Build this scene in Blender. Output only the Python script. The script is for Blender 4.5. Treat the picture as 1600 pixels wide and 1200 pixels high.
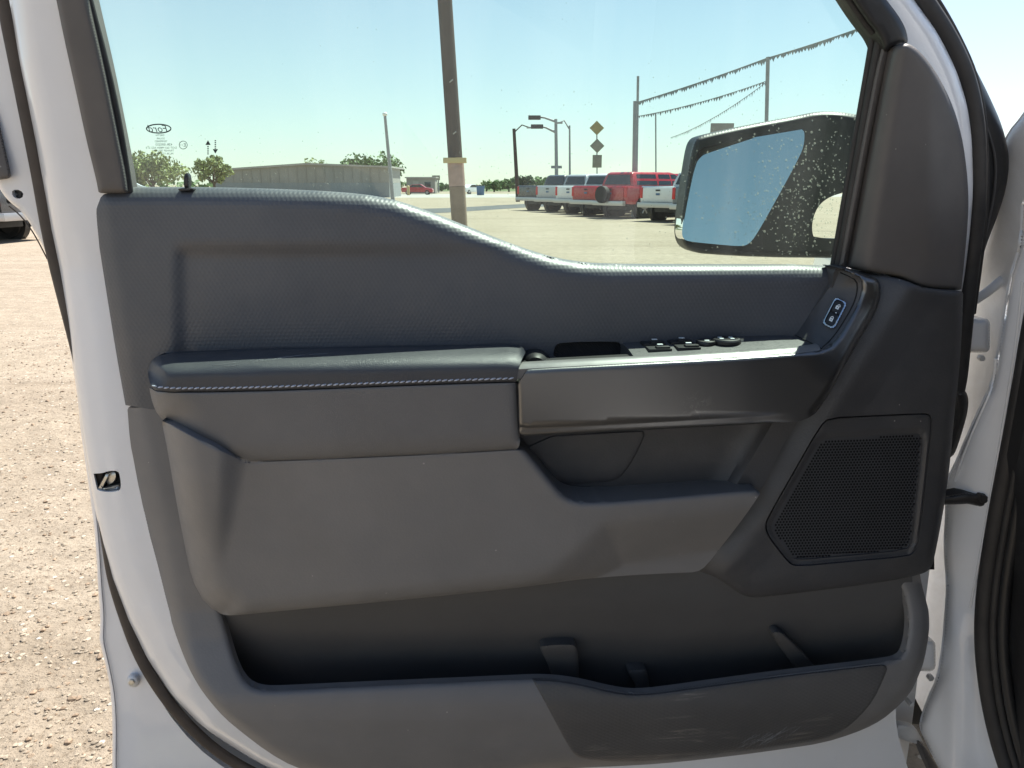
import bpy, bmesh, math, random
import numpy as np
from mathutils import Vector, Matrix
from mathutils.geometry import delaunay_2d_cdt

random.seed(7)
rng = np.random.default_rng(7)
for o in list(bpy.data.objects):
    bpy.data.objects.remove(o, do_unlink=True)
scene = bpy.context.scene
COL = scene.collection

# ------------------------------------------------------------------ camera
F = 1180.0                       # focal length in photo pixels (1600 wide)
PITCH = math.radians(14.8)
CAMP = np.array((0.0, 0.0, 1.42))
cam_data = bpy.data.cameras.new("camera")
cam_data.sensor_width = 36.0
cam_data.lens = 36.0 * F / 1600.0
cam_data.clip_start = 0.02
cam_data.clip_end = 5000.0
cam = bpy.data.objects.new("camera", cam_data)
COL.objects.link(cam)
cam.location = CAMP
cam.rotation_euler = (math.pi / 2 - PITCH, 0, 0)
scene.camera = cam

# ------------------------------------------------------------------ light
SUN_EL = math.radians(60)
SUN_AZ = math.radians(39)        # clockwise from +Y (towards +X)
world = bpy.data.worlds.new("World")
scene.world = world
world.use_nodes = True
wn = world.node_tree
bg = wn.nodes["Background"]
sky = wn.nodes.new("ShaderNodeTexSky")
sky.sky_type = 'NISHITA'
sky.sun_disc = False
sky.sun_elevation = SUN_EL
sky.sun_rotation = SUN_AZ
sky.altitude = 300
sky.air_density = 1.0
sky.dust_density = 0.15
sky.ozone_density = 1.0
# pale haze thickening towards the horizon all the way round
tc = wn.nodes.new("ShaderNodeTexCoord"); sx = wn.nodes.new("ShaderNodeSeparateXYZ")
wn.links.new(tc.outputs["Generated"], sx.inputs[0])
m1 = wn.nodes.new("ShaderNodeMath"); m1.operation = 'SUBTRACT'; m1.use_clamp = True
m1.inputs[0].default_value = 1.0; wn.links.new(sx.outputs[2], m1.inputs[1])
m2 = wn.nodes.new("ShaderNodeMath"); m2.operation = 'POWER'; m2.inputs[1].default_value = 2.5
wn.links.new(m1.outputs[0], m2.inputs[0])
m3 = wn.nodes.new("ShaderNodeMath"); m3.operation = 'MULTIPLY'; m3.inputs[1].default_value = .55
wn.links.new(m2.outputs[0], m3.inputs[0])
hz = wn.nodes.new("ShaderNodeMix"); hz.data_type = 'RGBA'
wn.links.new(m3.outputs[0], hz.inputs[0]); wn.links.new(sky.outputs[0], hz.inputs[6])
hz.inputs[7].default_value = (6.0, 6.5, 6.6, 1)
wn.links.new(hz.outputs[2], bg.inputs[0])
bg.inputs[1].default_value = 0.075
sun_data = bpy.data.lights.new("sun", 'SUN')
sun_data.energy = 5.0
sun_data.angle = math.radians(0.55)
sun_data.color = (1.0, 0.95, 0.87)
sun = bpy.data.objects.new("sun", sun_data)
COL.objects.link(sun)
sdir = Vector((math.sin(SUN_AZ) * math.cos(SUN_EL), math.cos(SUN_AZ) * math.cos(SUN_EL), math.sin(SUN_EL)))
sun.rotation_euler = sdir.to_track_quat('Z', 'Y').to_euler()
sun.location = (3, 3, 9)
scene.view_settings.view_transform = 'Standard'
scene.view_settings.look = 'None'
scene.view_settings.exposure = 1.2
scene.view_settings.gamma = 1.0
scene.view_settings.use_curve_mapping = False
scene.render.engine = 'CYCLES'
scene.cycles.max_bounces = 6
scene.cycles.diffuse_bounces = 3
scene.cycles.glossy_bounces = 3
scene.cycles.caustics_reflective = False
scene.cycles.caustics_refractive = False
scene.cycles.transparent_max_bounces = 10

# ------------------------------------------------------------------ geometry of the view
FWD = np.array((0, math.cos(PITCH), -math.sin(PITCH)))
UPV = np.array((0, math.sin(PITCH), math.cos(PITCH)))
RGT = np.array((1.0, 0, 0))
YAW = math.radians(5)
DU = np.array((math.cos(YAW), math.sin(YAW), 0))
DN = np.array((math.sin(YAW), -math.cos(YAW), 0))   # door normal, into the cab side
DO = CAMP + FWD * 1.0
K = 0.00087                                          # metres per photo pixel on the door


def ray(px, py):
    px = np.asarray(px, float); py = np.asarray(py, float)
    return FWD + np.multiply.outer((px - 800) / F, RGT) + np.multiply.outer((600 - py) / F, UPV)


def P(px, py, w):
    """photo position on the door at depth w in front of the door plane"""
    r = ray(px, py)
    t = (np.asarray(w, float) - (CAMP - DO) @ DN) / (r @ DN)
    return CAMP + r * np.asarray(t)[..., None]


def PZ(px, py, z):
    r = ray(px, py)
    return CAMP + r * ((z - CAMP[2]) / r[..., 2])[..., None]


def PY(px, py, y):
    """photo position on the vertical plane y metres away"""
    r = ray(px, py)
    return CAMP + r * ((y - CAMP[1]) / r[..., 1])[..., None]


# ------------------------------------------------------------------ materials
MATS = {}


class NT:
    def __init__(self, m):
        self.t = m.node_tree; self.n = self.t.nodes; self.l = self.t.links
        self.b = self.n["Principled BSDF"]; self.o = self.n["Material Output"]

    def new(self, kind, **kw):
        nd = self.n.new(kind)
        for k, v in kw.items():
            setattr(nd, k, v)
        return nd

    def link(self, a, b):
        self.l.new(a, b)

    def coord(self, which="Object"):
        return self.new("ShaderNodeTexCoord").outputs[which]

    def noise(self, scale, detail=4, rough=.55, vec=None, dist=0):
        nd = self.new("ShaderNodeTexNoise")
        nd.inputs["Scale"].default_value = scale
        nd.inputs["Detail"].default_value = detail
        nd.inputs["Roughness"].default_value = rough
        nd.inputs["Distortion"].default_value = dist
        self.link(vec if vec is not None else self.coord(), nd.inputs["Vector"])
        return nd.outputs["Fac"]

    def voronoi(self, scale, feature='F1', rnd=1.0, vec=None, out="Distance"):
        nd = self.new("ShaderNodeTexVoronoi", feature=feature)
        nd.inputs["Scale"].default_value = scale
        nd.inputs["Randomness"].default_value = rnd
        self.link(vec if vec is not None else self.coord(), nd.inputs["Vector"])
        return nd.outputs[out]

    def ramp(self, fac, stops):
        nd = self.new("ShaderNodeValToRGB")
        el = nd.color_ramp.elements
        while len(el) < len(stops):
            el.new(.5)
        for e, (p, c) in zip(el, stops):
            e.position = p
            e.color = (c, c, c, 1) if not hasattr(c, '__len__') else (*c, 1)
        self.link(fac, nd.inputs[0])
        return nd.outputs[0]

    def math(self, op, a, b=None, c=None):
        nd = self.new("ShaderNodeMath", operation=op)
        for i, v in enumerate((a, b, c)):
            if v is None: continue
            if isinstance(v, (int, float)): nd.inputs[i].default_value = v
            else: self.link(v, nd.inputs[i])
        return nd.outputs[0]

    def mix(self, fac, a, b, mode='MIX'):
        nd = self.new("ShaderNodeMix", data_type='RGBA', blend_type=mode)
        for s, v in ((nd.inputs[0], fac), (nd.inputs[6], a), (nd.inputs[7], b)):
            if isinstance(v, (int, float)): s.default_value = v
            elif isinstance(v, tuple): s.default_value = (*v, 1)
            else: self.link(v, s)
        return nd.outputs[2]

    def bump(self, height, strength, dist, normal=None):
        nd = self.new("ShaderNodeBump")
        nd.inputs["Strength"].default_value = strength
        nd.inputs["Distance"].default_value = dist
        self.link(height, nd.inputs["Height"])
        if normal is not None: self.link(normal, nd.inputs["Normal"])
        return nd.outputs[0]

    def hexwave(self, pitch, aspect=1.0, rot=0.0):
        """hexagonal emboss over the door face (x,z of the object)"""
        co = self.coord()
        total = None
        k = 2 * math.pi / (pitch * .866)
        for a in (90, 210, 330):
            a = math.radians(a + rot)
            vm = self.new("ShaderNodeVectorMath", operation='DOT_PRODUCT')
            self.link(co, vm.inputs[0])
            vm.inputs[1].default_value = (k * math.cos(a) * aspect, 0, k * math.sin(a))
            s = self.math('COSINE', vm.outputs["Value"])
            total = s if total is None else self.math('ADD', total, s)
        return total


def mat(name, color, rough=.5, metal=0.0, spec=.5, coat=0.0):
    m = bpy.data.materials.new(name)
    m.use_nodes = True
    t = NT(m)
    t.b.inputs["Base Color"].default_value = (*color, 1)
    t.b.inputs["Roughness"].default_value = rough
    t.b.inputs["Metallic"].default_value = metal
    t.b.inputs["Specular IOR Level"].default_value = spec
    t.b.inputs["Coat Weight"].default_value = coat
    t.b.inputs["Coat Roughness"].default_value = .06
    MATS[name] = m
    return m, t


def varied(name, color, rough, amount=.12, scale=9, specks=False, **kw):
    """plain material with faint mottling in tone and gloss, and dust"""
    m, t = mat(name, color, rough, **kw)
    n = t.noise(scale, 3, .6)
    c = np.array(color)
    t.link(t.ramp(n, [(.3, tuple(c * (1 - amount))), (.7, tuple(c * (1 + amount)))]), t.b.inputs["Base Color"])
    if specks:
        vd_ = t.voronoi(55); vc_ = t.voronoi(55, out="Color")
        se = t.new("ShaderNodeSeparateColor"); t.link(vc_, se.inputs[0])
        mk = t.math('MULTIPLY', t.math('LESS_THAN', vd_, t.math('MULTIPLY', se.outputs[1], .07)), t.math('GREATER_THAN', se.outputs[0], .80))
        du = t.ramp(t.noise(3.1, 5, .7), [(.45, 0.0), (.75, 1.0)])
        b_ = t.b.inputs["Base Color"].links[0].from_socket
        b_ = t.mix(t.math('MULTIPLY', du, .10), b_, (.42, .37, .31))
        t.link(t.mix(t.math('MULTIPLY', mk, .6), b_, (.45, .42, .38)), t.b.inputs["Base Color"])
    n2 = t.noise(scale * 2.3, 3, .65)
    t.link(t.ramp(n2, [(.3, max(.02, rough - .06)), (.7, min(1, rough + .08))]), t.b.inputs["Roughness"])
    return m, t


PLAST = (.176, .170, .166)
m, t = varied("plastic_grain", PLAST, .52, .07, 7, specks=True)
g = t.voronoi(330, rnd=1.0)
t.link(t.bump(g, .16, .0008), t.b.inputs["Normal"])
m, t = varied("plastic_dark", (.054, .054, .057), .5, .1, 8, specks=True)
g = t.voronoi(330)
t.link(t.bump(g, .16, .0008), t.b.inputs["Normal"])
m, t = varied("plastic_black", (.018, .018, .019), .42, .2, 12)
m, t = varied("plastic_pillar", (.098, .090, .086), .55, .08, 7, specks=True)
# upper panel: hexagonal emboss
m, t = varied("textured_panel", (.070, .073, .081), .50, .08, 6, spec=.8)
h = t.hexwave(.0055)
t.link(t.bump(h, .11, .0005), t.b.inputs["Normal"])
# pocket insert: finer emboss with dusty scuffs
m, t = varied("textured_insert", (.085, .082, .080), .45, .08, 8)
h = t.hexwave(.0062, 1.0, 30)
mp = t.new("ShaderNodeMapping"); mp.inputs["Rotation"].default_value = (0, math.radians(32), 0); mp.inputs["Scale"].default_value = (2.2, 1, 26)
t.link(t.coord(), mp.inputs[0])
s1 = t.noise(3.0, 6, .7, mp.outputs[0], .6)
s2 = t.noise(7.0, 3, .5)
sc = t.math('MULTIPLY', t.ramp(s1, [(.54, 0.0), (.70, 1.0)]), t.ramp(s2, [(.48, 0.0), (.60, 1.0)]))
base = t.b.inputs["Base Color"].links[0].from_socket
t.link(t.mix(t.math('MULTIPLY', sc, .55), base, (.42, .38, .33)), t.b.inputs["Base Color"])
t.link(t.bump(h, .12, .0005), t.b.inputs["Normal"])
# leather
for nm, col, rg in (("leather_dark", (.052, .054, .060), .42), ("leather_grey", (.140, .136, .134), .42)):
    m, t = varied(nm, col, rg, .08, 6)
    v = t.voronoi(420, 'DISTANCE_TO_EDGE')
    v2 = t.ramp(v, [(0, 0.0), (.12, 1.0)])
    n = t.noise(35, 3)
    nn = t.bump(n, .10, .002)
    t.link(t.bump(v2, .28, .0006, nn), t.b.inputs["Normal"])
# scratch on the dark pad
m = MATS["leather_dark"]; t = NT(m)
# bezel: satin dark paint with a smudge
m, t = mat("bezel_satin", (.165, .163, .160), .31, .85)
vd = t.new("ShaderNodeVectorMath", operation='DISTANCE'); t.link(t.coord(), vd.inputs[0])
SMUDGE = vd
sn = t.noise(120, 5, .7, dist=1.0)
sf = t.math('MULTIPLY', t.ramp(vd.outputs["Value"], [(.010, 1.0), (.024, 0.0)]), t.ramp(sn, [(.5, 0.0), (.7, 1.0)]))
t.link(t.mix(t.math('MULTIPLY', sf, .5), (.165, .163, .160), (.40, .39, .37)), t.b.inputs["Base Color"])
m, t = varied("rim_satin", (.16, .155, .15), .34, .06, 10)
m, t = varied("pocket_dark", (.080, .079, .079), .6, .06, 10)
m, t = varied("carbon_liner", (.022, .022, .024), .4, .1, 30)
wv = t.new("ShaderNodeTexWave", wave_type='BANDS', bands_direction='DIAGONAL'); wv.inputs["Scale"].default_value = 160
t.link(t.coord(), wv.inputs["Vector"])
t.link(t.bump(wv.outputs["Fac"], .5, .0008), t.b.inputs["Normal"])
# white paint
m, t = mat("white_paint", (.83, .835, .845), .32, coat=1.0)
n = t.noise(5, 6, .6)
t.link(t.ramp(n, [(.35, (.80, .80, .805)), (.7, (.85, .855, .865))]), t.b.inputs["Base Color"])
n = t.noise(14, 3)
t.link(t.bump(n, .02, .01), t.b.inputs["Normal"])
m, t = mat("white_sealed", (.70, .69, .67), .42)
n = t.noise(9, 6, .7, dist=.5)
t.link(t.ramp(n, [(.3, (.62, .61, .59)), (.65, (.74, .735, .725))]), t.b.inputs["Base Color"])
t.link(t.bump(n, .25, .01), t.b.inputs["Normal"])
m, t = varied("rubber", (.028, .026, .025), .6, .25, 20)
m, t = varied("rubber_brown", (.060, .047, .038), .62, .2, 20)
m, t = mat("galv_seam", (.30, .30, .32), .6)
m, t = mat("metal_zinc", (.55, .54, .5), .35, .9)
m, t = mat("chrome", (.75, .77, .78), .12, 1.0)
m, t = mat("thread", (.50, .53, .60), .7)
m, t = mat("scuff_pale", (.21, .21, .21), .6)
m, t = mat("icon_print", (.75, .8, .8), .5)
m, t = mat("glass_print", (.03, .045, .045), .6)
m, t = varied("grille_metal", (.055, .057, .062), .42, .1, 30)
m, t = mat("cavity_black", (.006, .006, .006), .8)
m, t = mat("mirror_glass", (.98, .97, .98), .015, 1.0)
m, t = varied("mirror_housing", (.012, .013, .013), .45, .2, 20)
n = t.noise(70, 4, .7)

# window glass: tinted, thin, a little dust that the sun picks out
m = bpy.data.materials.new("window_glass"); m.use_nodes = True; MATS["window_glass"] = m
t = NT(m)
tr = t.new("ShaderNodeBsdfTransparent"); tr.inputs[0].default_value = (.69, .84, .76, 1)
gl = t.new("ShaderNodeBsdfGlossy"); gl.inputs["Roughness"].default_value = .01; gl.inputs[0].default_value = (1, 1, 1, 1)
fr = t.new("ShaderNodeFresnel")
ge = t.new("ShaderNodeNewGeometry")
# same reflectance from either side of the thin pane
t.link(t.math('ADD', 1.45, t.math('MULTIPLY', ge.outputs["Backfacing"], 1 / 1.45 - 1.45)), fr.inputs[0])
mx = t.new("ShaderNodeMixShader")
t.link(t.math('MULTIPLY', fr.outputs[0], .9), mx.inputs[0]); t.link(tr.outputs[0], mx.inputs[1]); t.link(gl.outputs[0], mx.inputs[2])
df = t.new("ShaderNodeBsdfTranslucent"); df.inputs[0].default_value = (.8, .85, .8, 1)
mp = t.new("ShaderNodeMapping"); mp.inputs["Scale"].default_value = (5, 1, .5)
t.link(t.coord(), mp.inputs[0])
n1 = t.noise(2.5, 4, .6, mp.outputs[0], .3)
n2 = t.noise(14, 5, .6)
dust = t.math('ADD', t.math('MULTIPLY', t.ramp(n1, [(.42, 0.0), (.75, 1.0)]), .034), t.math('MULTIPLY', n2, .018))
mx2 = t.new("ShaderNodeMixShader")
t.link(dust, mx2.inputs[0]); t.link(mx.outputs[0], mx2.inputs[1]); t.link(df.outputs[0], mx2.inputs[2])
t.link(mx2.outputs[0], t.o.inputs[0])
# dried drops
m = bpy.data.materials.new("water_drop"); m.use_nodes = True; MATS["water_drop"] = m
t = NT(m)
tr = t.new("ShaderNodeBsdfTransparent"); tr.inputs[0].default_value = (.8, .85, .82, 1)
df = t.new("ShaderNodeBsdfTranslucent"); df.inputs[0].default_value = (.75, .72, .62, 1)
gl = t.new("ShaderNodeBsdfGlossy"); gl.inputs["Roughness"].default_value = .1
mx = t.new("ShaderNodeMixShader"); mx.inputs[0].default_value = .17
t.link(tr.outputs[0], mx.inputs[1]); t.link(df.outputs[0], mx.inputs[2])
mx2 = t.new("ShaderNodeMixShader"); mx2.inputs[0].default_value = .08
t.link(mx.outputs[0], mx2.inputs[1]); t.link(gl.outputs[0], mx2.inputs[2])
t.link(mx2.outputs[0], t.o.inputs[0])


# ------------------------------------------------------------------ object helpers
def tag(o, label=None, cat=None, group=None, kind=None):
    if label: o["label"] = label
    if cat: o["category"] = cat
    if group: o["group"] = group
    if kind: o["kind"] = kind
    return o


def empty(name, loc, rz=0):
    o = bpy.data.objects.new(name, None)
    o.empty_display_size = .1
    COL.objects.link(o)
    o.location = loc; o.rotation_euler = (0, 0, rz)
    return o


ROOTLOC = {}


def world_loc(o):
    v = Vector((0, 0, 0))
    while o is not None:
        v = v + o.location; o = o.parent
    return v


def link_mesh(name, verts, faces, material, parent=None, smooth=35, world_space=True):
    """verts in world space; the parent chain carries translations only"""
    me = bpy.data.meshes.new(name)
    v = np.asarray(verts, float)
    if parent is not None and world_space:
        v = v - np.array(world_loc(parent))
    me.from_pydata([tuple(p) for p in v], [], faces)
    me.materials.append(MATS[material])
    if smooth:
        for p in me.polygons: p.use_smooth = True
        try: me.set_sharp_from_angle(angle=math.radians(smooth))
        except Exception: pass
    me.validate(); me.update()
    o = bpy.data.objects.new(name, me)
    COL.objects.link(o)
    if parent is not None: o.parent = parent
    return o


def sm(x, a, b):
    t_ = np.clip((np.asarray(x, float) - a) / (b - a), 0, 1)
    return t_ * t_ * (3 - 2 * t_)


def sd(px, py, a, b):
    """signed pixel distance to line a->b, positive to the right of travel as seen"""
    dx, dy = b[0] - a[0], b[1] - a[1]
    return (dx * (py - a[1]) - dy * (px - a[0])) / math.hypot(dx, dy)


def chaikin(pts, n=2, closed=True):
    pts = [tuple(map(float, p)) for p in pts]
    for _ in range(n):
        out = []
        m_ = len(pts)
        rngi = range(m_) if closed else range(m_ - 1)
        if not closed: out.append(pts[0])
        for i in rngi:
            a, b = pts[i], pts[(i + 1) % m_]
            out.append(tuple(.75 * x + .25 * y for x, y in zip(a, b)))
            out.append(tuple(.25 * x + .75 * y for x, y in zip(a, b)))
        if not closed: out.append(pts[-1])
        pts = out
    return pts


def resample(pts, step, closed=True):
    p = np.array(pts, float)
    if closed: p = np.vstack([p, p[:1]])
    seg = np.hypot(*np.diff(p[:, :2], axis=0).T)
    keep = np.concatenate([[True], seg > 1e-6]); p = p[keep]
    seg = np.linalg.norm(np.diff(p[:, :2], axis=0), axis=1)
    s = np.concatenate([[0], np.cumsum(seg)])
    n = max(3, int(round(s[-1] / step)))
    q = np.linspace(0, s[-1], n + 1)
    if closed: q = q[:-1]
    return np.stack([np.interp(q, s, p[:, i]) for i in range(p.shape[1])], 1)


def dist_poly(x, y, poly, closed=True):
    a = np.asarray(poly, float)[:, :2]
    b = np.roll(a, -1, 0) if closed else a[1:]
    if not closed: a = a[:-1]
    x = np.asarray(x, float).ravel(); y = np.asarray(y, float).ravel()
    out = np.full(len(x), 1e9)
    ab = b - a
    L2 = (ab ** 2).sum(1) + 1e-12
    for i0 in range(0, len(x), 4000):
        X = x[i0:i0 + 4000, None]; Y = y[i0:i0 + 4000, None]
        tt = np.clip(((X - a[:, 0]) * ab[:, 0] + (Y - a[:, 1]) * ab[:, 1]) / L2, 0, 1)
        dx = X - (a[:, 0] + tt * ab[:, 0]); dy = Y - (a[:, 1] + tt * ab[:, 1])
        out[i0:i0 + 4000] = np.sqrt((dx * dx + dy * dy).min(1))
    return out


def inside(x, y, poly):
    a = np.asarray(poly, float)[:, :2]; b = np.roll(a, -1, 0)
    x = np.asarray(x, float).ravel(); y = np.asarray(y, float).ravel()
    out = np.zeros(len(x), bool)
    for i0 in range(0, len(x), 4000):
        X = x[i0:i0 + 4000, None]; Y = y[i0:i0 + 4000, None]
        c = ((a[:, 1] > Y) != (b[:, 1] > Y)) & (X < (b[:, 0] - a[:, 0]) * (Y - a[:, 1]) / (b[:, 1] - a[:, 1] + 1e-12) + a[:, 0])
        out[i0:i0 + 4000] = c.sum(1) % 2 == 1
    return out


def arc(d, R):
    """quarter-round fall-off: 1 at the edge, 0 from distance R inwards"""
    q = np.clip(1 - np.asarray(d, float) / R, 0, 1)
    return 1 - np.sqrt(np.clip(1 - q * q, 0, 1))


def panel(name, outline, wf, material, parent, holes=(), step=9, rings=(1.2, 3, 5.5, 9, 14), thick=.014, sharp=2, smooth=40,
          pmap=None, hole_thick=None):
    """a moulded panel: outline and depth wf(px,py,d) read off the door, real thickness behind"""
    ol = resample(chaikin(outline, sharp) if sharp else outline, 5)
    hs = [resample(chaikin(h_, sharp) if sharp else h_, 5) for h_ in holes]
    loops = [ol] + hs
    pts = [np.asarray(l) for l in loops]
    x0, y0 = ol.min(0); x1, y1 = ol.max(0)
    gy = np.arange(y0, y1, step * .866)
    grid = np.concatenate([np.stack([np.arange(x0 + (i % 2) * step / 2, x1, step), np.full(len(np.arange(x0 + (i % 2) * step / 2, x1, step)), yy)], 1)
                           for i, yy in enumerate(gy)])

    def ok(q, dmin):
        k_ = inside(q[:, 0], q[:, 1], ol)
        d_ = dist_poly(q[:, 0], q[:, 1], ol)
        for h_ in hs:
            k_ &= ~inside(q[:, 0], q[:, 1], h_)
            d_ = np.minimum(d_, dist_poly(q[:, 0], q[:, 1], h_))
        return k_ & (d_ >= dmin)
    rmax = max(rings) if rings else 0
    pts.append(grid[ok(grid, rmax + step * .45)])
    for l in loops:
        nx = np.roll(l, -1, 0) - np.roll(l, 1, 0)
        nrm = np.stack([-nx[:, 1], nx[:, 0]], 1)
        nrm /= np.linalg.norm(nrm, axis=1)[:, None] + 1e-9
        for i, r_ in enumerate(rings):
            for s_ in (1, -1):
                q = l + nrm * r_ * s_
                if i % 2: q = (q + np.roll(q, -1, 0)) / 2
                q = q[ok(q, r_ * .93)]
                if len(q): pts.append(q)
    allp = np.concatenate(pts)
    edges = []
    base = 0
    for l in loops:
        n_ = len(l)
        edges += [(base + i, base + (i + 1) % n_) for i in range(n_)]
        base += n_
    vo, eo, fo, *_ = delaunay_2d_cdt([Vector(p) for p in allp], edges, [], 0, 1e-4)
    v = np.array([tuple(p) for p in vo])
    fo = np.array([tuple(f) for f in fo if len(f) == 3])
    cen = v[fo].mean(1)
    k_ = inside(cen[:, 0], cen[:, 1], ol)
    for h_ in hs: k_ &= ~inside(cen[:, 0], cen[:, 1], h_)
    fo = fo[k_]
    d = dist_poly(v[:, 0], v[:, 1], ol)
    w = wf(v[:, 0], v[:, 1], d)
    w = np.broadcast_to(np.asarray(w, float), (len(v),))
    X = (pmap or P)(v[:, 0], v[:, 1], w)
    # orientation towards the viewer
    a, b, c = X[fo[:, 0]], X[fo[:, 1]], X[fo[:, 2]]
    nn = np.cross(b - a, c - a)
    flip = (nn * (CAMP - a)).sum(1) < 0
    fo[flip] = fo[flip][:, ::-1]
    faces = [tuple(map(int, f)) for f in fo]
    # walls
    cnt = {}
    for f in faces:
        for i in range(3):
            e = (f[i], f[(i + 1) % 3])
            cnt[e] = cnt.get(e, 0) + 1
    bnd = [e for e in cnt if (e[1], e[0]) not in cnt]
    verts = [tuple(p) for p in X]
    mp_ = {}
    for e in bnd:
        for q in e:
            if q not in mp_:
                mp_[q] = len(verts); verts.append(tuple(X[q]))
    bk = {}
    for q, i in list(mp_.items()):
        bk[q] = len(verts)
        th_ = thick if hole_thick is None or d[q] < .5 else hole_thick
        verts.append(tuple(X[q] - DN * th_))
    for a_, b_ in bnd:
        faces.append((mp_[b_], mp_[a_], bk[a_], bk[b_]))
    o = link_mesh(name, verts, faces, material, parent, smooth)
    return o


def tube_mesh(pts, rad, seg=10, flat=1.0):
    """verts, faces of a tube along world points"""
    pts = [np.array(p, float) for p in pts]
    n = len(pts)
    rad = rad if hasattr(rad, '__len__') else [rad] * n
    verts, faces = [], []
    prev = None
    for i, p in enumerate(pts):
        tdir = pts[min(i + 1, n - 1)] - pts[max(i - 1, 0)]
        tdir /= np.linalg.norm(tdir) + 1e-12
        up = prev if prev is not None else (np.array((0, 1.0, 0)) if abs(tdir[1]) < .9 else np.array((1.0, 0, 0)))
        s = np.cross(tdir, up); s /= np.linalg.norm(s) + 1e-12
        u2 = np.cross(s, tdir); prev = u2
        for j in range(seg):
            a = 2 * math.pi * j / seg
            verts.append(p + rad[i] * (math.cos(a) * s + flat * math.sin(a) * u2))
    for i in range(n - 1):
        for j in range(seg):
            a = i * seg + j; b = i * seg + (j + 1) % seg
            faces.append((a, b, b + seg, a + seg))
    faces.append(tuple(range(seg))[::-1]); faces.append(tuple(range((n - 1) * seg, n * seg)))
    return verts, faces


def tube(name, pts, rad, material, parent=None, seg=10, flat=1.0):
    v, f = tube_mesh(pts, rad, seg, flat)
    return link_mesh(name, v, f, material, parent, 50)


def ptube(name, pxs, w, rad, material, parent, seg=10, n=2, step=8, flat=1.0):
    """tube along a photo-traced line on the door; w number or function"""
    c = resample(chaikin(pxs, n, False), step, False)
    ww = w(c[:, 0], c[:, 1]) if callable(w) else w
    return tube(name, P(c[:, 0], c[:, 1], ww), rad, material, parent, seg, flat)


class MB:
    """collects simple shapes into one mesh"""
    def __init__(self): self.v = []; self.f = []

    def add(self, v, f):
        b = len(self.v); self.v += [tuple(p) for p in v]; self.f += [tuple(i + b for i in q) for q in f]; return self

    def box(self, c, s, rz=0, M=None):
        x, y, z = [q / 2 for q in s]
        ca, sa = math.cos(rz), math.sin(rz)
        vs = [(a * x, b * y, d * z) for a in (-1, 1) for b in (-1, 1) for d in (-1, 1)]
        vs = [(c[0] + ca * a - sa * b, c[1] + sa * a + ca * b, c[2] + d) for a, b, d in vs]
        return self.add(vs, [(0, 1, 3, 2), (4, 6, 7, 5), (0, 4, 5, 1), (2, 3, 7, 6), (0, 2, 6, 4), (1, 5, 7, 3)])

    def tube(self, pts, r, seg=8): return self.add(*tube_mesh(pts, r, seg))

    def prism(self, poly, y0, y1, taper=None):
        """polygon in (x,z) extruded from y0 to y1"""
        n = len(poly)
        vs = [(x, y0, z) for x, z in poly] + [(x, y1, z) for x, z in poly]
        fs = [(i, (i + 1) % n, (i + 1) % n + n, i + n) for i in range(n)]
        fs += [tuple(range(n))[::-1], tuple(range(n, 2 * n))]
        return self.add(vs, fs)

    def loft(self, sections):
        n = len(sections[0]); vs = [p for s in sections for p in s]
        fs = []
        for i in range(len(sections) - 1):
            for j in range(n):
                a = i * n + j; b = i * n + (j + 1) % n
                fs.append((a, b, b + n, a + n))
        fs.append(tuple(range(n))[::-1]); fs.append(tuple(range((len(sections) - 1) * n, len(sections) * n)))
        return self.add(vs, fs)

    def build(self, name, material, parent=None, bevel=0, smooth=35, world_space=False, seg=2):
        o = link_mesh(name, self.v, self.f, material, parent, None, world_space)
        me = o.data
        bm = bmesh.new(); bm.from_mesh(me)
        bmesh.ops.recalc_face_normals(bm, faces=bm.faces)
        if bevel:
            bmesh.ops.bevel(bm, geom=[e for e in bm.edges if len(e.link_faces) == 2 and e.calc_face_angle(0) > .5] , offset=bevel, segments=seg, profile=.7, affect='EDGES', clamp_overlap=True)
        bm.to_mesh(me); bm.free()
        if smooth:
            for p in me.polygons: p.use_smooth = True
            me.set_sharp_from_angle(angle=math.radians(smooth))
        return o

# ================================================================== THE OPEN DOOR
base_pt = P(800, 1210, -.06)
door = empty("truck_door", (float(base_pt[0]), float(base_pt[1]), float(base_pt[2])))
tag(door, "open white truck door with charcoal inner trim, window and mirror", "truck door")


SMUDGE.inputs[1].default_value = tuple(P(1088, 638, .094) - base_pt)


def soft(x, s):
    x = np.asarray(x, float) / s
    return s * np.where(x > 30, x, np.log1p(np.exp(np.minimum(x, 30))))


def lean(py):
    return .00011 * np.clip(420 - np.asarray(py, float), 0, None)


# ---- white inner shell with window opening
shell_out = [(-10, -130), (0, -60), (15, 0), (30, 95), (48, 180), (65, 270), (80, 360), (92, 420), (105, 500), (118, 600), (129, 680), (138, 735), (147, 790),
             (160, 850), (175, 905), (200, 970), (230, 1030), (270, 1090), (320, 1140), (400, 1190), (470, 1225), (600, 1262), (900, 1285),
             (1150, 1275), (1300, 1255), (1432, 1240), (1415, 1190), (1400, 1140), (1400, 1090), (1425, 1000), (1436, 900), (1462, 740), (1480, 600), (1494, 500),
             (1506, 440), (1515, 370), (1521, 300), (1519, 220), (1512, 165), (1495, 110), (1465, 50), (1428, 0), (1390, -50), (1330, -130)]
win_hole = [(94, -60), (94, -60), (134, 80), (178, 290), (200, 345), (500, 420), (900, 470), (1310, 470), (1332, 440), (1387, 80), (1378, 45), (1350, 0), (1300, -60), (1300, -60)]
latch_hole = [(146, 740), (146, 740), (160, 739.5), (168, 736), (183, 735), (187, 740), (189.5, 762), (186, 768), (165, 769), (152, 766), (152, 766)]
left_edge = shell_out[:23]
right_edge = shell_out[33:43]


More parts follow.
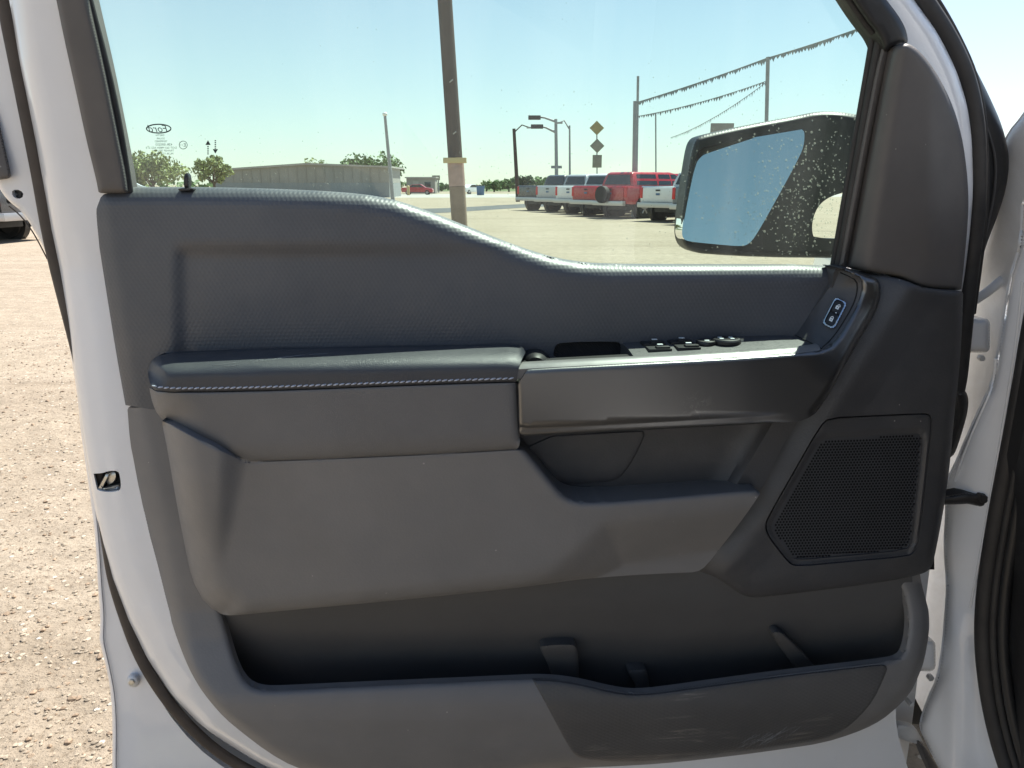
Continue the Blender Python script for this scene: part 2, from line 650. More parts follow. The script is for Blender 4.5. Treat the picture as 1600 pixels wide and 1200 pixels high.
def shell_w(x, y, d):
    dl = dist_poly(x, y, left_edge, False); dr = dist_poly(x, y, right_edge, False)
    w = -.020 + lean(y) - .030 * arc(dl, 34) - .012 * arc(dr, 16)
    # pressed step beside the trim
    w = w - .006 * (1 - sm(dl, 26, 44)) * sm(y, 250, 420)
    return w


panel("inner_shell", shell_out, shell_w, "white_paint", door, [win_hole, latch_hole, [(345, 850), (1000, 840), (1432, 870), (1428, 1060), (1250, 1130), (500, 1140), (365, 1080)]], step=14, rings=(1.5, 4, 8, 13, 19, 27, 36), thick=.04, hole_thick=.004)

# ---- outer flange (hem) and outer skin
flange_out = [(-90, -130), (-60, 0), (-30, 170), (-14, 270), (2, 300), (15, 316), (32, 328), (52, 356), (76, 402), (96, 470), (110, 550), (120, 610), (127, 680), (133, 720),
              (143, 790), (150, 850), (153, 920), (157, 962), (156, 985), (155, 1000), (160, 1020), (168, 1050), (174, 1090), (176, 1140), (175, 1200), (178, 1300),
              (700, 1340), (1400, 1300), (1400, 1270), (700, 1290), (420, 1240), (300, 1170), (215, 1040), (176, 920), (160, 860), (152, 800), (144, 720), (134, 620), (120, 500),
              (108, 430), (75, 250), (45, 60), (30, -130)]


def flange_w(x, y, d):
    dl = dist_poly(x, y, flange_out[:26], False)
    return -.062 + lean(y) * .6 - .010 * arc(dl, 7) + .004 * sm(dl, 10, 40) * sm(y, 800, 1000)


panel("hem_flange", flange_out, flange_w, "white_paint", door, [[(17, 300), (22, 296), (32, 297), (38, 304), (33, 311), (22, 310)]], step=14, rings=(1.5, 3.5, 6, 8, 10, 13), thick=.075)
ptube("hem_seam", [(14, 322), (34, 338), (54, 366), (74, 405)], lambda x, y: -.0625 + lean(y) * .6, .0009, "rubber_brown", door, 6)
ptube("hem_seam", [(140, 700), (149, 790), (155, 850), (159, 920), (163, 962), (161, 1000), (166, 1020), (173, 1050), (180, 1090), (182, 1140), (181, 1200), (184, 1260)], lambda x, y: -.0605 + .004 * sm(y, 800, 1000) * .2, .0009, "galv_seam", door, 6)
skin_out = [(-90, -130), (-60, 0), (-30, 170), (-14, 270), (2, 300)] + flange_out[5:27] + [(1400, 1300), (1430, 1100), (1450, 900), (1480, 700), (1495, 560), (1500, 460), (1300, 430), (950, 425), (860, 415), (760, 380), (680, 345), (600, 318), (500, 306), (160, 302), (112, 110), (60, -130)]
panel("outer_skin", skin_out, lambda x, y, d: -.135 + lean(y) * .5 + .012 * np.cos((y - 700) / 600 * 2), "white_paint", door, step=30, rings=(6,), thick=.006)
# rubber plug in the flange hole, grey bumper block, screw bumper
ptube("plug_grommet", [(20, 298), (28, 296), (36, 304), (30, 310), (21, 309), (18, 303), (20, 298)], -.062, .0028, "rubber", door, 6)
panel("plug_cavity", [(10, 290), (45, 290), (45, 318), (10, 318)], lambda x, y, d: -.085, "cavity_black", door, step=12, rings=(), sharp=0, thick=.003)
panel("bumper_block", [(-40, 150), (-12, 150), (0, 192), (8, 230), (17, 270), (17, 277), (10, 280), (-40, 284)], lambda x, y, d: -.040 - .012 * arc(d, 4), "plastic_pillar", door, step=10, rings=(1, 2.5, 5), thick=.03)
scr = panel("bumper_screw", [(208 + 10.5 * math.cos(a), 1064 + 10.5 * math.sin(a)) for a in np.linspace(0, 6.28, 17)[:-1]], lambda x, y, d: -.046 - .008 * arc(d, 8), "white_sealed", door, step=4, rings=(1, 2.5, 5), thick=.016)
panel("screw_head", [(205 + 4.6 * math.cos(a), 1067 + 4.6 * math.sin(a)) for a in np.linspace(0, 6.28, 7)[:-1]], lambda x, y, d: -.0425 - .001 * arc(d, 2), "metal_zinc", scr, step=3, rings=(1,), thick=.004, sharp=0)

# ---- weatherstrip on the shell
ptube("weatherstrip", [(-8, -130), (0, -40), (8, 10), (26, 100), (42, 180), (60, 270), (76, 365), (91, 430), (108, 495), (132, 590), (146, 680), (160, 790), (170, 860),
                       (177, 905), (192, 955), (216, 1022), (250, 1080), (290, 1130), (345, 1180), (420, 1220), (520, 1258), (700, 1290), (1000, 1300)],
      lambda x, y: -.052 + lean(y) * .8, .0088, "rubber_brown", door, 12, flat=.7)
ptube("weatherstrip", [(1370, -130), (1420, -40), (1444, 0), (1478, 50), (1508, 110), (1523, 170), (1529, 230), (1529, 310), (1522, 390), (1513, 460), (1503, 560), (1500, 590), (1496, 610)],
      lambda x, y: -.036 + lean(y), .0105, "rubber", door, 12, flat=.8)
# thin second lip beside it
ptube("seal_lip", [(1400, -130), (1448, -20), (1464, 0), (1494, 52), (1522, 112), (1536, 172), (1540, 230), (1541, 330), (1531, 410), (1520, 490)],
      lambda x, y: -.052 + lean(y), .004, "rubber", door, 8)

# ---- latch pocket
lw = -.075
lat = panel("latch", [(145, 732), (198, 728), (198, 780), (152, 780)], lambda x, y, d: -.058, "plastic_pillar", door, step=10, rings=(), sharp=0, thick=.004)
panel("latch_plate", [(151, 766), (165, 740), (168, 741), (170, 740), (171, 741), (160, 763), (186, 757), (187, 763), (160, 768)], lambda x, y, d: -.037 - .002 * arc(d, 2), "metal_zinc", lat, step=5, rings=(1,), thick=.006, sharp=0)
panel("latch_claw", [(170, 737), (180, 736), (183, 745), (176, 757), (165, 757), (169, 748)], lambda x, y, d: -.043 - .002 * arc(d, 2), "metal_zinc", lat, step=5, rings=(1,), thick=.006)
panel("latch_void", [(181, 737), (188, 740), (190, 757), (177, 757), (183, 746)], lambda x, y, d: -.050, "cavity_black", lat, step=6, rings=(), thick=.003, sharp=0)
panel("latch_base", [(156, 764), (188, 759), (189, 764), (186, 767), (163, 768)], lambda x, y, d: -.037 - .004 * arc(d, 4), "white_paint", lat, step=5, rings=(1, 3), thick=.01, sharp=0)

# ---- window frame trims
panel("frame_trim", [(62, -130), (62, -130), (88, 0), (100, 60), (118, 140), (135, 220), (149, 275), (154, 300), (154, 302), (200, 302), (200, 300), (196, 270), (187, 225), (163, 105), (138, 0), (108, -130), (108, -130)],
      lambda x, y, d: -.006 + lean(y) - .010 * arc(d, 9), "plastic_pillar", door, rings=(1.2, 3, 5.5, 9), thick=.03)
ptube("glass_run", [(108, -130), (139, 0), (163, 88), (186, 192), (203, 300)], lambda x, y: -.022 + lean(y), .0042, "rubber", door, 8)
panel("corner_trim", [(1250, -130), (1250, -130), (1300, -50), (1331, 0), (1345, 21), (1356, 36), (1369, 52), (1377, 68), (1381, 84), (1392, 76), (1405, 69), (1419, 67), (1419, 66), (1416, 46), (1404, 24), (1385, 0), (1350, -50), (1290, -130), (1290, -130)],
      lambda x, y, d: .000 + lean(y) - .012 * arc(d, 10), "plastic_black", door, rings=(1.2, 3, 5.5, 9), thick=.03)
ptube("glass_run", [(1240, -130), (1296, -48), (1328, 2), (1350, 34), (1364, 52)], lambda x, y: -.016 + lean(y), .004, "rubber", door, 8)
ptube("glass_run", [(1366, 40), (1361, 75), (1350, 140), (1325, 280), (1301, 418)], lambda x, y: -.028 + lean(y), .0042, "rubber", door, 8)
ptube("channel_strip", [(1377, 50), (1370, 85), (1358, 150), (1334, 285), (1310, 418)], lambda x, y: -.022 + lean(y), .0060, "rubber", door, 10)
panel("channel_cover", [(1383, 62), (1390, 80), (1389, 92), (1372, 165), (1352, 265), (1336, 350), (1322, 420), (1322, 420), (1310, 419), (1310, 419), (1322, 350), (1352, 190), (1372, 85)],
      lambda x, y, d: -.010 + lean(y) - .008 * arc(d, 8), "plastic_pillar", door, rings=(1.2, 3, 6), step=7, thick=.02)

# ---- sail panel
sail = [(1420, 67), (1408, 68), (1396, 74), (1390, 92), (1375, 165), (1356, 262), (1338, 358), (1325, 417), (1325, 417), (1358, 426), (1397, 430), (1420, 440), (1440, 450), (1480, 453), (1502, 453), (1502, 453),
        (1504, 435), (1512, 356), (1514, 300), (1506, 225), (1491, 169), (1466, 117), (1440, 82)]


def sail_w(x, y, d):
    cr = sd(x, y, (1409, 80), (1352, 425))     # positive to the left of the crease as seen
    w = .020 + lean(y) - .0009 * soft(cr, 3.5)
    fall = sd(x, y, (1448, 452), (1452, 80))
    w = w - .00030 * np.clip(fall, 0, None) * sm(fall, -30, 40)
    return w - .010 * arc(d, 9)


panel("sail_panel", sail, sail_w, "plastic_pillar", door, rings=(1.2, 3, 5.5, 9), step=8, thick=.03)
# outer cap of the mirror base, seen past the door's front edge
panel("mirror_base_cap", [(1500, 70), (1518, 95), (1545, 148), (1568, 200), (1578, 250), (1575, 285), (1560, 335), (1541, 382), (1528, 430), (1515, 470), (1500, 470)],
      lambda x, y, d: -.075 + lean(y) - .015 * arc(d, 12), "plastic_black", door, rings=(1.5, 4, 8, 12), step=12, thick=.04)
ptube("cap_seam", [(1532, 180), (1545, 205), (1556, 245), (1556, 290), (1545, 350), (1532, 400)], lambda x, y: -.072 + lean(y), .0016, "plastic_dark", door, 6)

# ---- glass
glass = [(90, -130), (90, -130), (136, 0), (200, 300), (215, 345), (500, 400), (900, 460), (1296, 460), (1302, 420), (1366, 55), (1330, -5), (1250, -130), (1250, -130)]


def glass_w(x, y, d=0): return -.030 + lean(y) + .0 * x


gp = panel("window_glass", glass, glass_w, "window_glass", door, rings=(), step=40, thick=.0, sharp=0)
# single sheet: drop the side walls
bm = bmesh.new(); bm.from_mesh(gp.data)
bmesh.ops.delete(bm, geom=[f for f in bm.faces if f.calc_area() < 1e-9], context='FACES')
bm.to_mesh(gp.data); bm.free()

# ---- lock knob
kn = panel("lock_knob", [(287, 296), (287, 272), (291, 269.5), (296, 272), (296.5, 296)], lambda x, y, d: -.004 - .004 * arc(d, 4), "plastic_black", door, step=4, rings=(1, 2.5), thick=.008)
panel("knob_collar", [(277, 296.5), (280, 294), (300, 293), (305, 296), (300, 298), (280, 299)], lambda x, y, d: -.002 - .002 * arc(d, 2), "plastic_black", door, step=4, rings=(1,), thick=.01)

# ---- upper trim panel
top_edge = [(143, 305), (148, 298), (160, 293.5), (200, 292), (300, 292), (400, 294), (500, 298), (570, 303.5), (620, 313), (680, 334), (730, 354), (800, 382), (860, 402), (910, 411), (960, 413.5), (1100, 414), (1240, 414), (1309, 417)]
cup_hole = [(864, 566), (866, 541), (874, 535), (964, 533), (972, 538), (974, 566)]
upper = top_edge + [(1311, 418), (1311, 424), (1300, 452), (1270, 492), (1250, 540), (1250, 575), (1250, 575), (238, 640), (238, 640), (196, 633), (196, 633), (182, 555), (170, 480), (155, 385), (147, 330)]


def upper_w(x, y, d):
    dt = dist_poly(x, y, top_edge, False)
    w = -.024 * arc(dt, 29)
    cr = sd(x, y, (163, 300), (214, 632))
    w = w - .00055 * soft(cr, 2.5)
    rec = sm(x, 268, 292) * sm(y, 378, 402) * (1 - .75 * sm(x, 420, 900))
    w = w - .007 * rec
    w = w + .012 * sm(x, 1120, 1300) * sm(y, 430, 540)
    dl = dist_poly(x, y, [(143, 305), (147, 330), (155, 385), (170, 480), (182, 555), (196, 633)], False)
    return w - .006 * arc(dl, 6)


panel("upper_panel", upper, upper_w, "textured_panel", door, [cup_hole], rings=(1, 2.5, 4.5, 7, 10, 14, 19, 25, 31), step=9, thick=.012)
cup = panel("pull_cup", [(852, 572), (852, 528), (985, 524), (985, 572)], lambda x, y, d: -.012, "carbon_liner", door, step=14, rings=(), sharp=0, thick=.002)

# ---- lower trim frame round the map pocket
lower_left = [(199, 637), (203, 690), (210, 725), (222, 790), (233, 840), (245, 884), (258, 935), (271, 982), (283, 1015), (294, 1042), (309, 1070), (327, 1095), (350, 1121), (376, 1143), (418, 1175), (460, 1199), (520, 1216), (620, 1226), (750, 1216), (880, 1201), (1000, 1195.5), (1062, 1190.5),
              (1150, 1180.5), (1220, 1171), (1286, 1161), (1334, 1146), (1366, 1132), (1390, 1116), (1421, 1086), (1436, 1055), (1444, 1033), (1452, 988), (1452, 957), (1446, 935), (1440, 912)]
lower = lower_left + [(1436, 890), (1436, 890), (1390, 880), (1390, 880), (1396, 907), (1396, 907), (1405, 914), (1413, 930), (1419, 965), (1418, 990), (1413, 1016), (1406, 1027), (1392, 1032), (1320, 1041), (1250, 1049), (1180, 1058), (1100, 1069), (1050, 1076), (1015, 1080.5), (985, 1081.5), (955, 1077), (915, 1067), (880, 1061), (850, 1059), (830, 1059),
                      (700, 1065), (560, 1071), (440, 1077), (412, 1077), (395, 1072), (383, 1062), (373, 1045), (363, 1015), (352, 975), (346, 955), (350, 940), (350, 925), (330, 860), (315, 760), (300, 690), (285, 637), (285, 637), (199, 637)]
hole_edge = lower[len(lower_left) + 4:-8]


def lower_w(x, y, d):
    wl = np.interp(y, [600, 955, 1000, 1085, 1100, 1125, 1170, 1240], [.0, .0, .010, .040, .0435, .0440, .036, .014])
    wr = np.interp(y, [880, 910, 1030, 1070, 1110, 1180], [.000, .006, .040, .043, .040, .020])
    b = sm(x, 1050, 1380)
    w = wl * (1 - b) + wr * b
    dh = dist_poly(x, y, hole_edge, False)
    w = w - .007 * arc(dh, 12)
    do = dist_poly(x, y, lower_left, False)
    w = w - .014 * arc(do, 16) * sm(y, 640, 900) - .012 * arc(do, 30) * sm(y, 1040, 1160)
    cr = sd(x, y, (219, 636), (292, 985))
    w = w - .0005 * soft(cr, 2.5)
    return w


panel("lower_panel", lower, lower_w, "plastic_grain", door, rings=(1, 2.5, 4.5, 7, 10, 14, 20), step=8, thick=.009, sharp=1)
# pocket liner behind
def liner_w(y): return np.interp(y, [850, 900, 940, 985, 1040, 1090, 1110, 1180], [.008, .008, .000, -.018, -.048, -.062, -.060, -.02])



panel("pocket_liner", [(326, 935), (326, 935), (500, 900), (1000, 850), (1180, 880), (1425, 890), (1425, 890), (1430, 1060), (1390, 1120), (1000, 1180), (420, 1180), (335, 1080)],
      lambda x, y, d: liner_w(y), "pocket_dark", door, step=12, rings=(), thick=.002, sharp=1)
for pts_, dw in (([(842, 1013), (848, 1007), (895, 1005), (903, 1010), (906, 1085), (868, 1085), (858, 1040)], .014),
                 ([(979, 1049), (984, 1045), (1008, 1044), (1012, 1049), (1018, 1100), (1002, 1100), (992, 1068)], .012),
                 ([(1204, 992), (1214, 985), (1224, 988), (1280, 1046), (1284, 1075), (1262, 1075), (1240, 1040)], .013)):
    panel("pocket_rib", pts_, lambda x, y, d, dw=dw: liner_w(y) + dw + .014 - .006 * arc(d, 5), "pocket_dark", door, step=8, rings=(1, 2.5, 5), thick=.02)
# textured insert on the pocket front
insert = [(832, 1062), (832, 1062), (850, 1062), (880, 1064.5), (915, 1071), (955, 1081), (985, 1085.5), (1015, 1084.5), (1050, 1080), (1100, 1073), (1180, 1062), (1250, 1053), (1320, 1045), (1376, 1038), (1388, 1040), (1380, 1062), (1366, 1092), (1345, 1118), (1318, 1142), (1286, 1156),
          (1237, 1163), (1163, 1174), (1100, 1182), (1040, 1187.5), (990, 1190), (950, 1190), (912, 1186), (898, 1180), (888, 1165), (870, 1132), (850, 1094), (832, 1062)]
panel("pocket_insert", insert, lambda x, y, d: lower_w(x, y, d) + .0022 - .002 * arc(d, 2.5), "textured_insert", door, rings=(1, 2.2, 4, 7, 11), step=8, thick=.004, sharp=1)

# pale shoe scuffs dragged across the insert
mb = MB()
for _ in range(24):
    t0 = random.gauss(0, .8)
    x0 = 1195 + t0 * 26 + random.uniform(-14, 14); y0 = 1160 - t0 * 5 + random.gauss(0, 4)
    ln_ = random.uniform(14, 60)
    a_ = math.radians(-31 + random.gauss(0, 5))
    tt = np.linspace(0, 1, 9)
    xs_ = x0 + ln_ * math.cos(a_) * tt; ys_ = y0 + ln_ * math.sin(a_) * tt + random.uniform(-2, 2) * np.sin(tt * 3.1)
    ok_ = inside(xs_, ys_, insert) & (dist_poly(xs_, ys_, insert) > 4)
    for i in range(8):
        if ok_[i] and ok_[i + 1] and random.random() > .22:
            mb.tube(P(xs_[i:i + 2], ys_[i:i + 2], lower_w(xs_[i:i + 2], ys_[i:i + 2], 0) + .0022), random.uniform(.0001, .00024), 4)
tag(mb.build("scuff_marks", "scuff_pale", bpy.data.objects["pocket_insert"], world_space=True), kind="stuff")

# ---- bolster under the armrest
bol_top = [(252, 655), (330, 696), (385, 721), (500, 717), (700, 708), (806, 702), (820, 703), (838, 724), (858, 749), (876, 770), (890, 779), (908, 783.5), (940, 783.5), (1000, 779.5), (1100, 770.5), (1160, 765.5), (1180, 765), (1188, 769)]
bol_right = [(1188, 771), (1172, 795), (1150, 825), (1128, 853), (1104, 884), (1089, 894)]
bol_bot = [(1060, 895), (1000, 898), (940, 902), (900, 906), (850, 913), (800, 919.5), (700, 930), (620, 938), (500, 949), (400, 958.5), (362, 962)]
bol_left = [(345, 960), (330, 951), (315, 936), (303, 912), (296, 890), (284, 830), (272, 765), (262, 705), (254, 665)]
bolster = bol_top + bol_right + bol_bot + bol_left


def bol_w(x, y, d):
    w = .078 - .020 * (y - 710) / 240
    x2 = np.interp(y, [700, 890], [392, 352]); x1 = np.interp(y, [700, 890], [338, 336])
    tt = np.clip((x - x1) / (x2 - x1), 0, 1)
    w = w + .020 * (1 - tt * tt * (3 - 2 * tt)) * (1 - sm(y, 730, 905))
    a = sd(x, y, (950, 815), (832, 920)); a = -a
    b = sd(x, y, (920, 822), (1190, 792))
    q = np.minimum(a, b)
    w = w - .00060 * soft(q, 4)
    w = w - .00004 * np.clip(x - 900, 0, None)
    dl = dist_poly(x, y, bol_left, False)
    w = w - .068 * arc(dl, 50)
    db = dist_poly(x, y, bol_bot, False)
    w = w - .020 * arc(db, 26) * (1 - .5 * sm(x, 820, 950))
    dt = dist_poly(x, y, bol_top[6:], False)
    w = w - .010 * arc(dt, 11)
    dt2 = dist_poly(x, y, bol_top[:7], False)
    w = w - .003 * arc(dt2, 4)
    return np.where(x > 700, np.maximum(w, .021), w)


panel("lower_bolster", bolster, bol_w, "plastic_grain", door, rings=(1, 2.2, 4, 7, 11, 16, 23, 31, 40), step=8, thick=.05, sharp=1)

# ---- armrest pads and stitching
pad_tl = [(238, 607), (232, 592), (231, 578), (236, 563), (248, 555), (270, 552), (400, 547), (600, 543), (795, 539.5), (812, 541)]
seam = [(234, 603), (246, 612), (330, 612), (420, 610), (520, 606.5), (620, 602.5), (720, 599), (808, 596.5)]
upper_pad = pad_tl + [(822, 549), (822, 549), (815, 562), (809, 580), (808, 596), (808, 596)] + seam[::-1]


def upad_w(x, y, d):
    dt = dist_poly(x, y, pad_tl[2:], False)
    w = .004 + .088 * np.sqrt(np.clip(1 - np.clip(1 - dt / 40, 0, 1) ** 2.1, 0, 1))
    ds = dist_poly(x, y, seam, False)
    return w - .004 * arc(ds, 5)


armpad = panel("armrest_pad", upper_pad, upad_w, "leather_dark", door, rings=(.8, 1.8, 3.2, 5, 7.5, 11, 15, 20, 26), step=7, thick=.01, sharp=1)
lp_left = [(233, 606), (238, 630), (246, 648), (262, 663), (330, 697), (385, 722)]
lp_bot = [(385, 722), (500, 718), (700, 709), (806, 702.5)]
lower_pad = [(234, 605), (246, 614)] + [(x, y + 1.5) for x, y in seam[2:]] + [(808, 598), (810, 640), (813, 685), (811, 699), (806, 702.5)] + lp_bot[::-1] + lp_left[::-1]


def lpad_w(x, y, d):
    w = .091 - .00004 * (y - 605)
    dl = dist_poly(x, y, lp_left[:4], False)
    dl2 = dist_poly(x, y, lp_left[3:], False)
    db = dist_poly(x, y, lp_bot, False)
    dr = dist_poly(x, y, [(808, 598), (810, 640), (813, 685)], False)
    w = w - .055 * arc(dl, 60) - .012 * arc(dl2, 18) - .010 * arc(db, 34) - .004 * arc(db, 5) - .008 * arc(dr, 16)
    ds = dist_poly(x, y, seam, False)
    return w - .003 * arc(ds, 5)


panel("armrest_face", lower_pad, lpad_w, "leather_grey", door, rings=(.8, 1.8, 3.2, 5, 7.5, 11, 15, 20, 26, 34), step=7, thick=.03, sharp=1)
# stitches: one row of short threads just above the seam
st = resample(chaikin([(x, y - 5.5) for x, y in seam], 2, False), 9.4, False)
mb = MB()
for i in range(1, len(st) - 1):
    c = st[i]; tdir = st[i + 1] - st[i - 1]; tdir /= np.linalg.norm(tdir)
    a = c - tdir * 3.7 + np.array((0, 1.0)); b = c + tdir * 3.7 - np.array((0, 1.0))
    q = np.array([a, .5 * (a + b), b])
    w = upad_w(q[:, 0], q[:, 1], 0) + np.array((-.0004, .0010, -.0004))
    mb.tube(P(q[:, 0], q[:, 1], w), [.0007, .0011, .0007], 6)
o = mb.build("stitching", "thread", armpad, world_space=True)
tag(o, kind="stuff")
# pale scratch on the pad
mb = MB()
for k, (p0, p1, dy) in enumerate((((333, 571), (512, 552), -1.5), ((350, 572), (372, 570), 1), ((395, 566), (440, 560), 0), ((365, 567), (470, 555), 1))):
    tt = np.linspace(0, 1, 26)
    x = p0[0] + (p1[0] - p0[0]) * tt; y = p0[1] + (p1[1] - p0[1]) * tt + dy * np.sin(tt * 3.1) + rng.normal(0, .25, 26)
    keep = rng.random(26) > .25
    for i in range(25):
        if not keep[i]: continue
        xx = np.array((x[i], x[i + 1])); yy = np.array((y[i], y[i + 1]))
        mb.tube(P(xx, yy, upad_w(xx, yy, 0) + .0001), .00024, 4)
mb.build("scratch_mark", "scuff_pale", armpad, world_space=True)

# ---- bezel round the armrest front
bz_top = [(808, 577), (880, 573), (950, 569.5), (1025, 565.5), (1100, 561.5), (1175, 557), (1269, 550), (1283, 547), (1299, 539), (1312, 524), (1321, 509), (1332, 490), (1340, 475), (1346, 455), (1347, 441), (1344, 434), (1336, 429), (1311, 420)]
bz_out = [(1320, 418.5), (1351, 430), (1368, 434), (1375, 441), (1377, 455), (1373, 476), (1362, 499), (1340, 535), (1318, 575), (1299, 610), (1285, 632), (1274, 646), (1261, 654.5), (1243, 659)]
bz_bot = [(1175, 663), (1063, 669), (912, 677), (822, 681.5), (814, 680), (811, 672)]
bezel = bz_top + bz_out + bz_bot


def bz_w(x, y, d=None):
    w = .094 - .050 * sm(sd(x, y, (1190, 520), (1420, 690)) * -1, -10, 150) * sm(x, 1235, 1300)
    w = w - .006 * sm(x, 1150, 1290)
    if d is None: return w
    db = dist_poly(x, y, bz_out[-2:] + bz_bot[:-1], False)
    w = w - (.004 * sm(-db, -17, -12) + .004 * arc(db, 5)) * (1 - sm(x, 1170, 1245))
    dt = dist_poly(x, y, bz_top, False)
    dr = dist_poly(x, y, bz_out[:-2], False)
    dl = dist_poly(x, y, [(808, 577), (811, 672)], False)
    yy = np.interp(x, [808, 1270], [625, 605])
    return w - .006 * arc(dt, 9) - .012 * arc(dr, 13) - .004 * arc(dl, 4) - .0015 * ((y - yy) / 55) ** 2 * (1 - sm(x, 1150, 1270))


panel("armrest_bezel", bezel, bz_w, "bezel_satin", door, rings=(.8, 1.8, 3.2, 5, 7.5, 10, 13, 16.5), step=8, thick=.05, sharp=1)

# ---- rim on top of the bezel and the switch panel behind it
fr_c = resample(chaikin(bz_top[:8], 2, False), 8, False)


def zarm(px):
    c = P(np.array((808., 1283.)), np.array((574., 546.)), .088)
    return np.interp(px, [808, 1283], c[:, 2])


def ruled(name, curve_a, curve_b, material, parent, thick=.012, crown=0, n=6, smooth=40):
    a = np.asarray(curve_a); b = np.asarray(curve_b); m_ = len(a)
    V = [a + (b - a) * s + np.array((0, 0, crown * 4 * s * (1 - s))) for s in np.linspace(0, 1, n)]
    V = V + [v - np.array((0, 0, thick)) for v in V[::-1]]
    vs = np.concatenate(V); fs = []
    N2 = len(V)
    for i in range(N2):
        for j in range(m_ - 1):
            p0 = i * m_ + j; p1 = ((i + 1) % N2) * m_ + j
            fs.append((p0, p0 + 1, p1 + 1, p1))
    fs.append(tuple(i * m_ for i in range(N2))); fs.append(tuple(i * m_ + m_ - 1 for i in range(N2))[::-1])
    return link_mesh(name, vs, fs, material, parent, smooth)


fa = P(fr_c[:, 0], fr_c[:, 1], bz_w(fr_c[:, 0], fr_c[:, 1]) - .0055)
fb = fa - DN * .022 + np.array((0, 0, .003))
ruled("bezel_rim", fa, fb, "rim_satin", door, .012, .0035, 8)
k0 = fr_c[:, 0] > 992
sa = fb[k0] + np.array((0, 0, -.0015)) - DN * .0012
tback = np.clip((fr_c[k0][:, 0] - 992) / 290, 0, 1)
sb = sa - DN * .075 + np.array((0, 0, .004)) + DU * (-.028) * (tback ** 2)[:, None]
pod = ruled("switch_panel", sa, sb, "plastic_dark", door, .02, .002)


def on_pod(px, s):
    """point on the switch panel: photo column px along the front, s from front to back"""
    i = np.interp(px, fr_c[k0][:, 0], np.arange(k0.sum()))
    f = lambda arr: np.stack([np.interp(i, np.arange(len(arr)), arr[:, q]) for q in range(3)], -1)
    a, b = f(sa), f(sb)
    return a + (b - a) * s + np.array((0, 0, .002 * 4 * s * (1 - s)))


for px_ in (1046, 1094):
    for s_ in (.33, .68):
        c = on_pod(px_, s_)
        mb = MB().box((0, 0, -.001), (.030, .020, .007)).box((0.004, -.004, .003), (.018, .009, .004))
        mb.v = [tuple(np.array(c) + DU * x - DN * (y) + np.array((0, 0, z))) for x, y, z in mb.v]
        sw = mb.build("window_switch", "plastic_black", door, .0016, world_space=True)
        mb = MB().box((0, 0, 0), (.007, .004, .0008))
        mb.v = [tuple(np.array(c) + DU * (x + .003) - DN * (y + .005) + np.array((0, 0, z + .0052))) for x, y, z in mb.v]
        mb.build("switch_icon", "icon_print", sw, world_space=True)


def disc(c, r, h, n=24, top=.8):
    rings_ = [(r, 0), (r, h * .6), (r * .93, h * .9), (r * top, h), (r * top * .9, h * .9), (0.001, h * .85)]
    vs = []; fs = []
    for rr, z in rings_:
        for j in range(n):
            a = 2 * math.pi * j / n
            vs.append((c[0] + rr * math.cos(a), c[1] + rr * math.sin(a), c[2] + z))
    for i in range(len(rings_) - 1):
        for j in range(n):
            fs.append((i * n + j, i * n + (j + 1) % n, (i + 1) * n + (j + 1) % n, (i + 1) * n + j))
    return vs, fs


c = on_pod(1133, .5)
mb = MB().add(*disc(c, .013, .005)); sw = mb.build("mirror_switch", "plastic_black", door, world_space=True)
c2 = np.array(c) + np.array((0, -.003, .0048))
MB().box(c2, (.006, .004, .0008)).build("switch_icon", "icon_print", sw, world_space=True)
c = on_pod(1168, .5)
mb = MB().add(*disc(c, .019, .006)); sw = mb.build("mirror_knob", "plastic_black", door, world_space=True)
for dx, dy in ((-.007, -.004), (.007, -.004), (-.007, .005), (.007, .005)):
    MB().box(np.array(c) + np.array((dx, dy, .0058)), (.005, .0035, .0008)).build("switch_icon", "icon_print", sw, world_space=True)
c = on_pod(1193, .5)
MB().box(np.array(c) + np.array((0, 0, .002)), (.008, .004, .004)).build("switch_lamp", "chrome", door, world_space=True)
ln = [on_pod(px_, .93) + np.array((0, 0, .0025)) for px_ in np.linspace(1016, 1184, 10)]
tube("pod_trim", ln, .0022, "plastic_grain", door, 6)
# rounded black end between armrest pad and pull cup
panel("armrest_end_cap", [(815, 577), (812, 566), (820, 552), (832, 547), (846, 548), (858, 556), (866, 568), (866, 577)], lambda x, y, d: .055 - .045 * arc(d, 18), "plastic_black", door, rings=(.8, 2, 4, 7, 11, 16), step=5, thick=.03, sharp=1)

# ---- lock panel: the face turning from the trim up to the bezel
lk_card = [(1309, 423), (1298, 447), (1268, 489), (1243, 522)]
lk_bez = [(1283, 547.5), (1299, 539.5), (1312, 524.5), (1321, 509.5), (1332, 490), (1340, 475), (1346, 455), (1347, 441), (1344, 434), (1336, 429)]
lockp = lk_card + [(1241, 530), (1262, 538)] + lk_bez + [(1311, 420)]


def lock_w(x, y, d=None):
    dA = dist_poly(x, y, lk_card, False); dB = dist_poly(x, y, lk_bez, False)
    wB = bz_w(x, y) - .005
    tt = dA / (dA + dB + 1e-6)
    return .006 + (wB - .006) * tt


panel("lock_panel", lockp, lock_w, "plastic_dark", door, rings=(1, 2.2, 4, 7), step=6, thick=.02, sharp=1)
ptube("lock_seam", [(1313, 426), (1332, 434), (1339, 440), (1340, 452), (1335, 473), (1318, 503), (1302, 527), (1285, 543)], lambda x, y: lock_w(x, y) + .0002, .0008, "cavity_black", door, 6)
ptube("lock_seam", [(1243, 524), (1262, 533), (1284, 545)], lambda x, y: lock_w(x, y) + .0002, .0007, "cavity_black", door, 6)


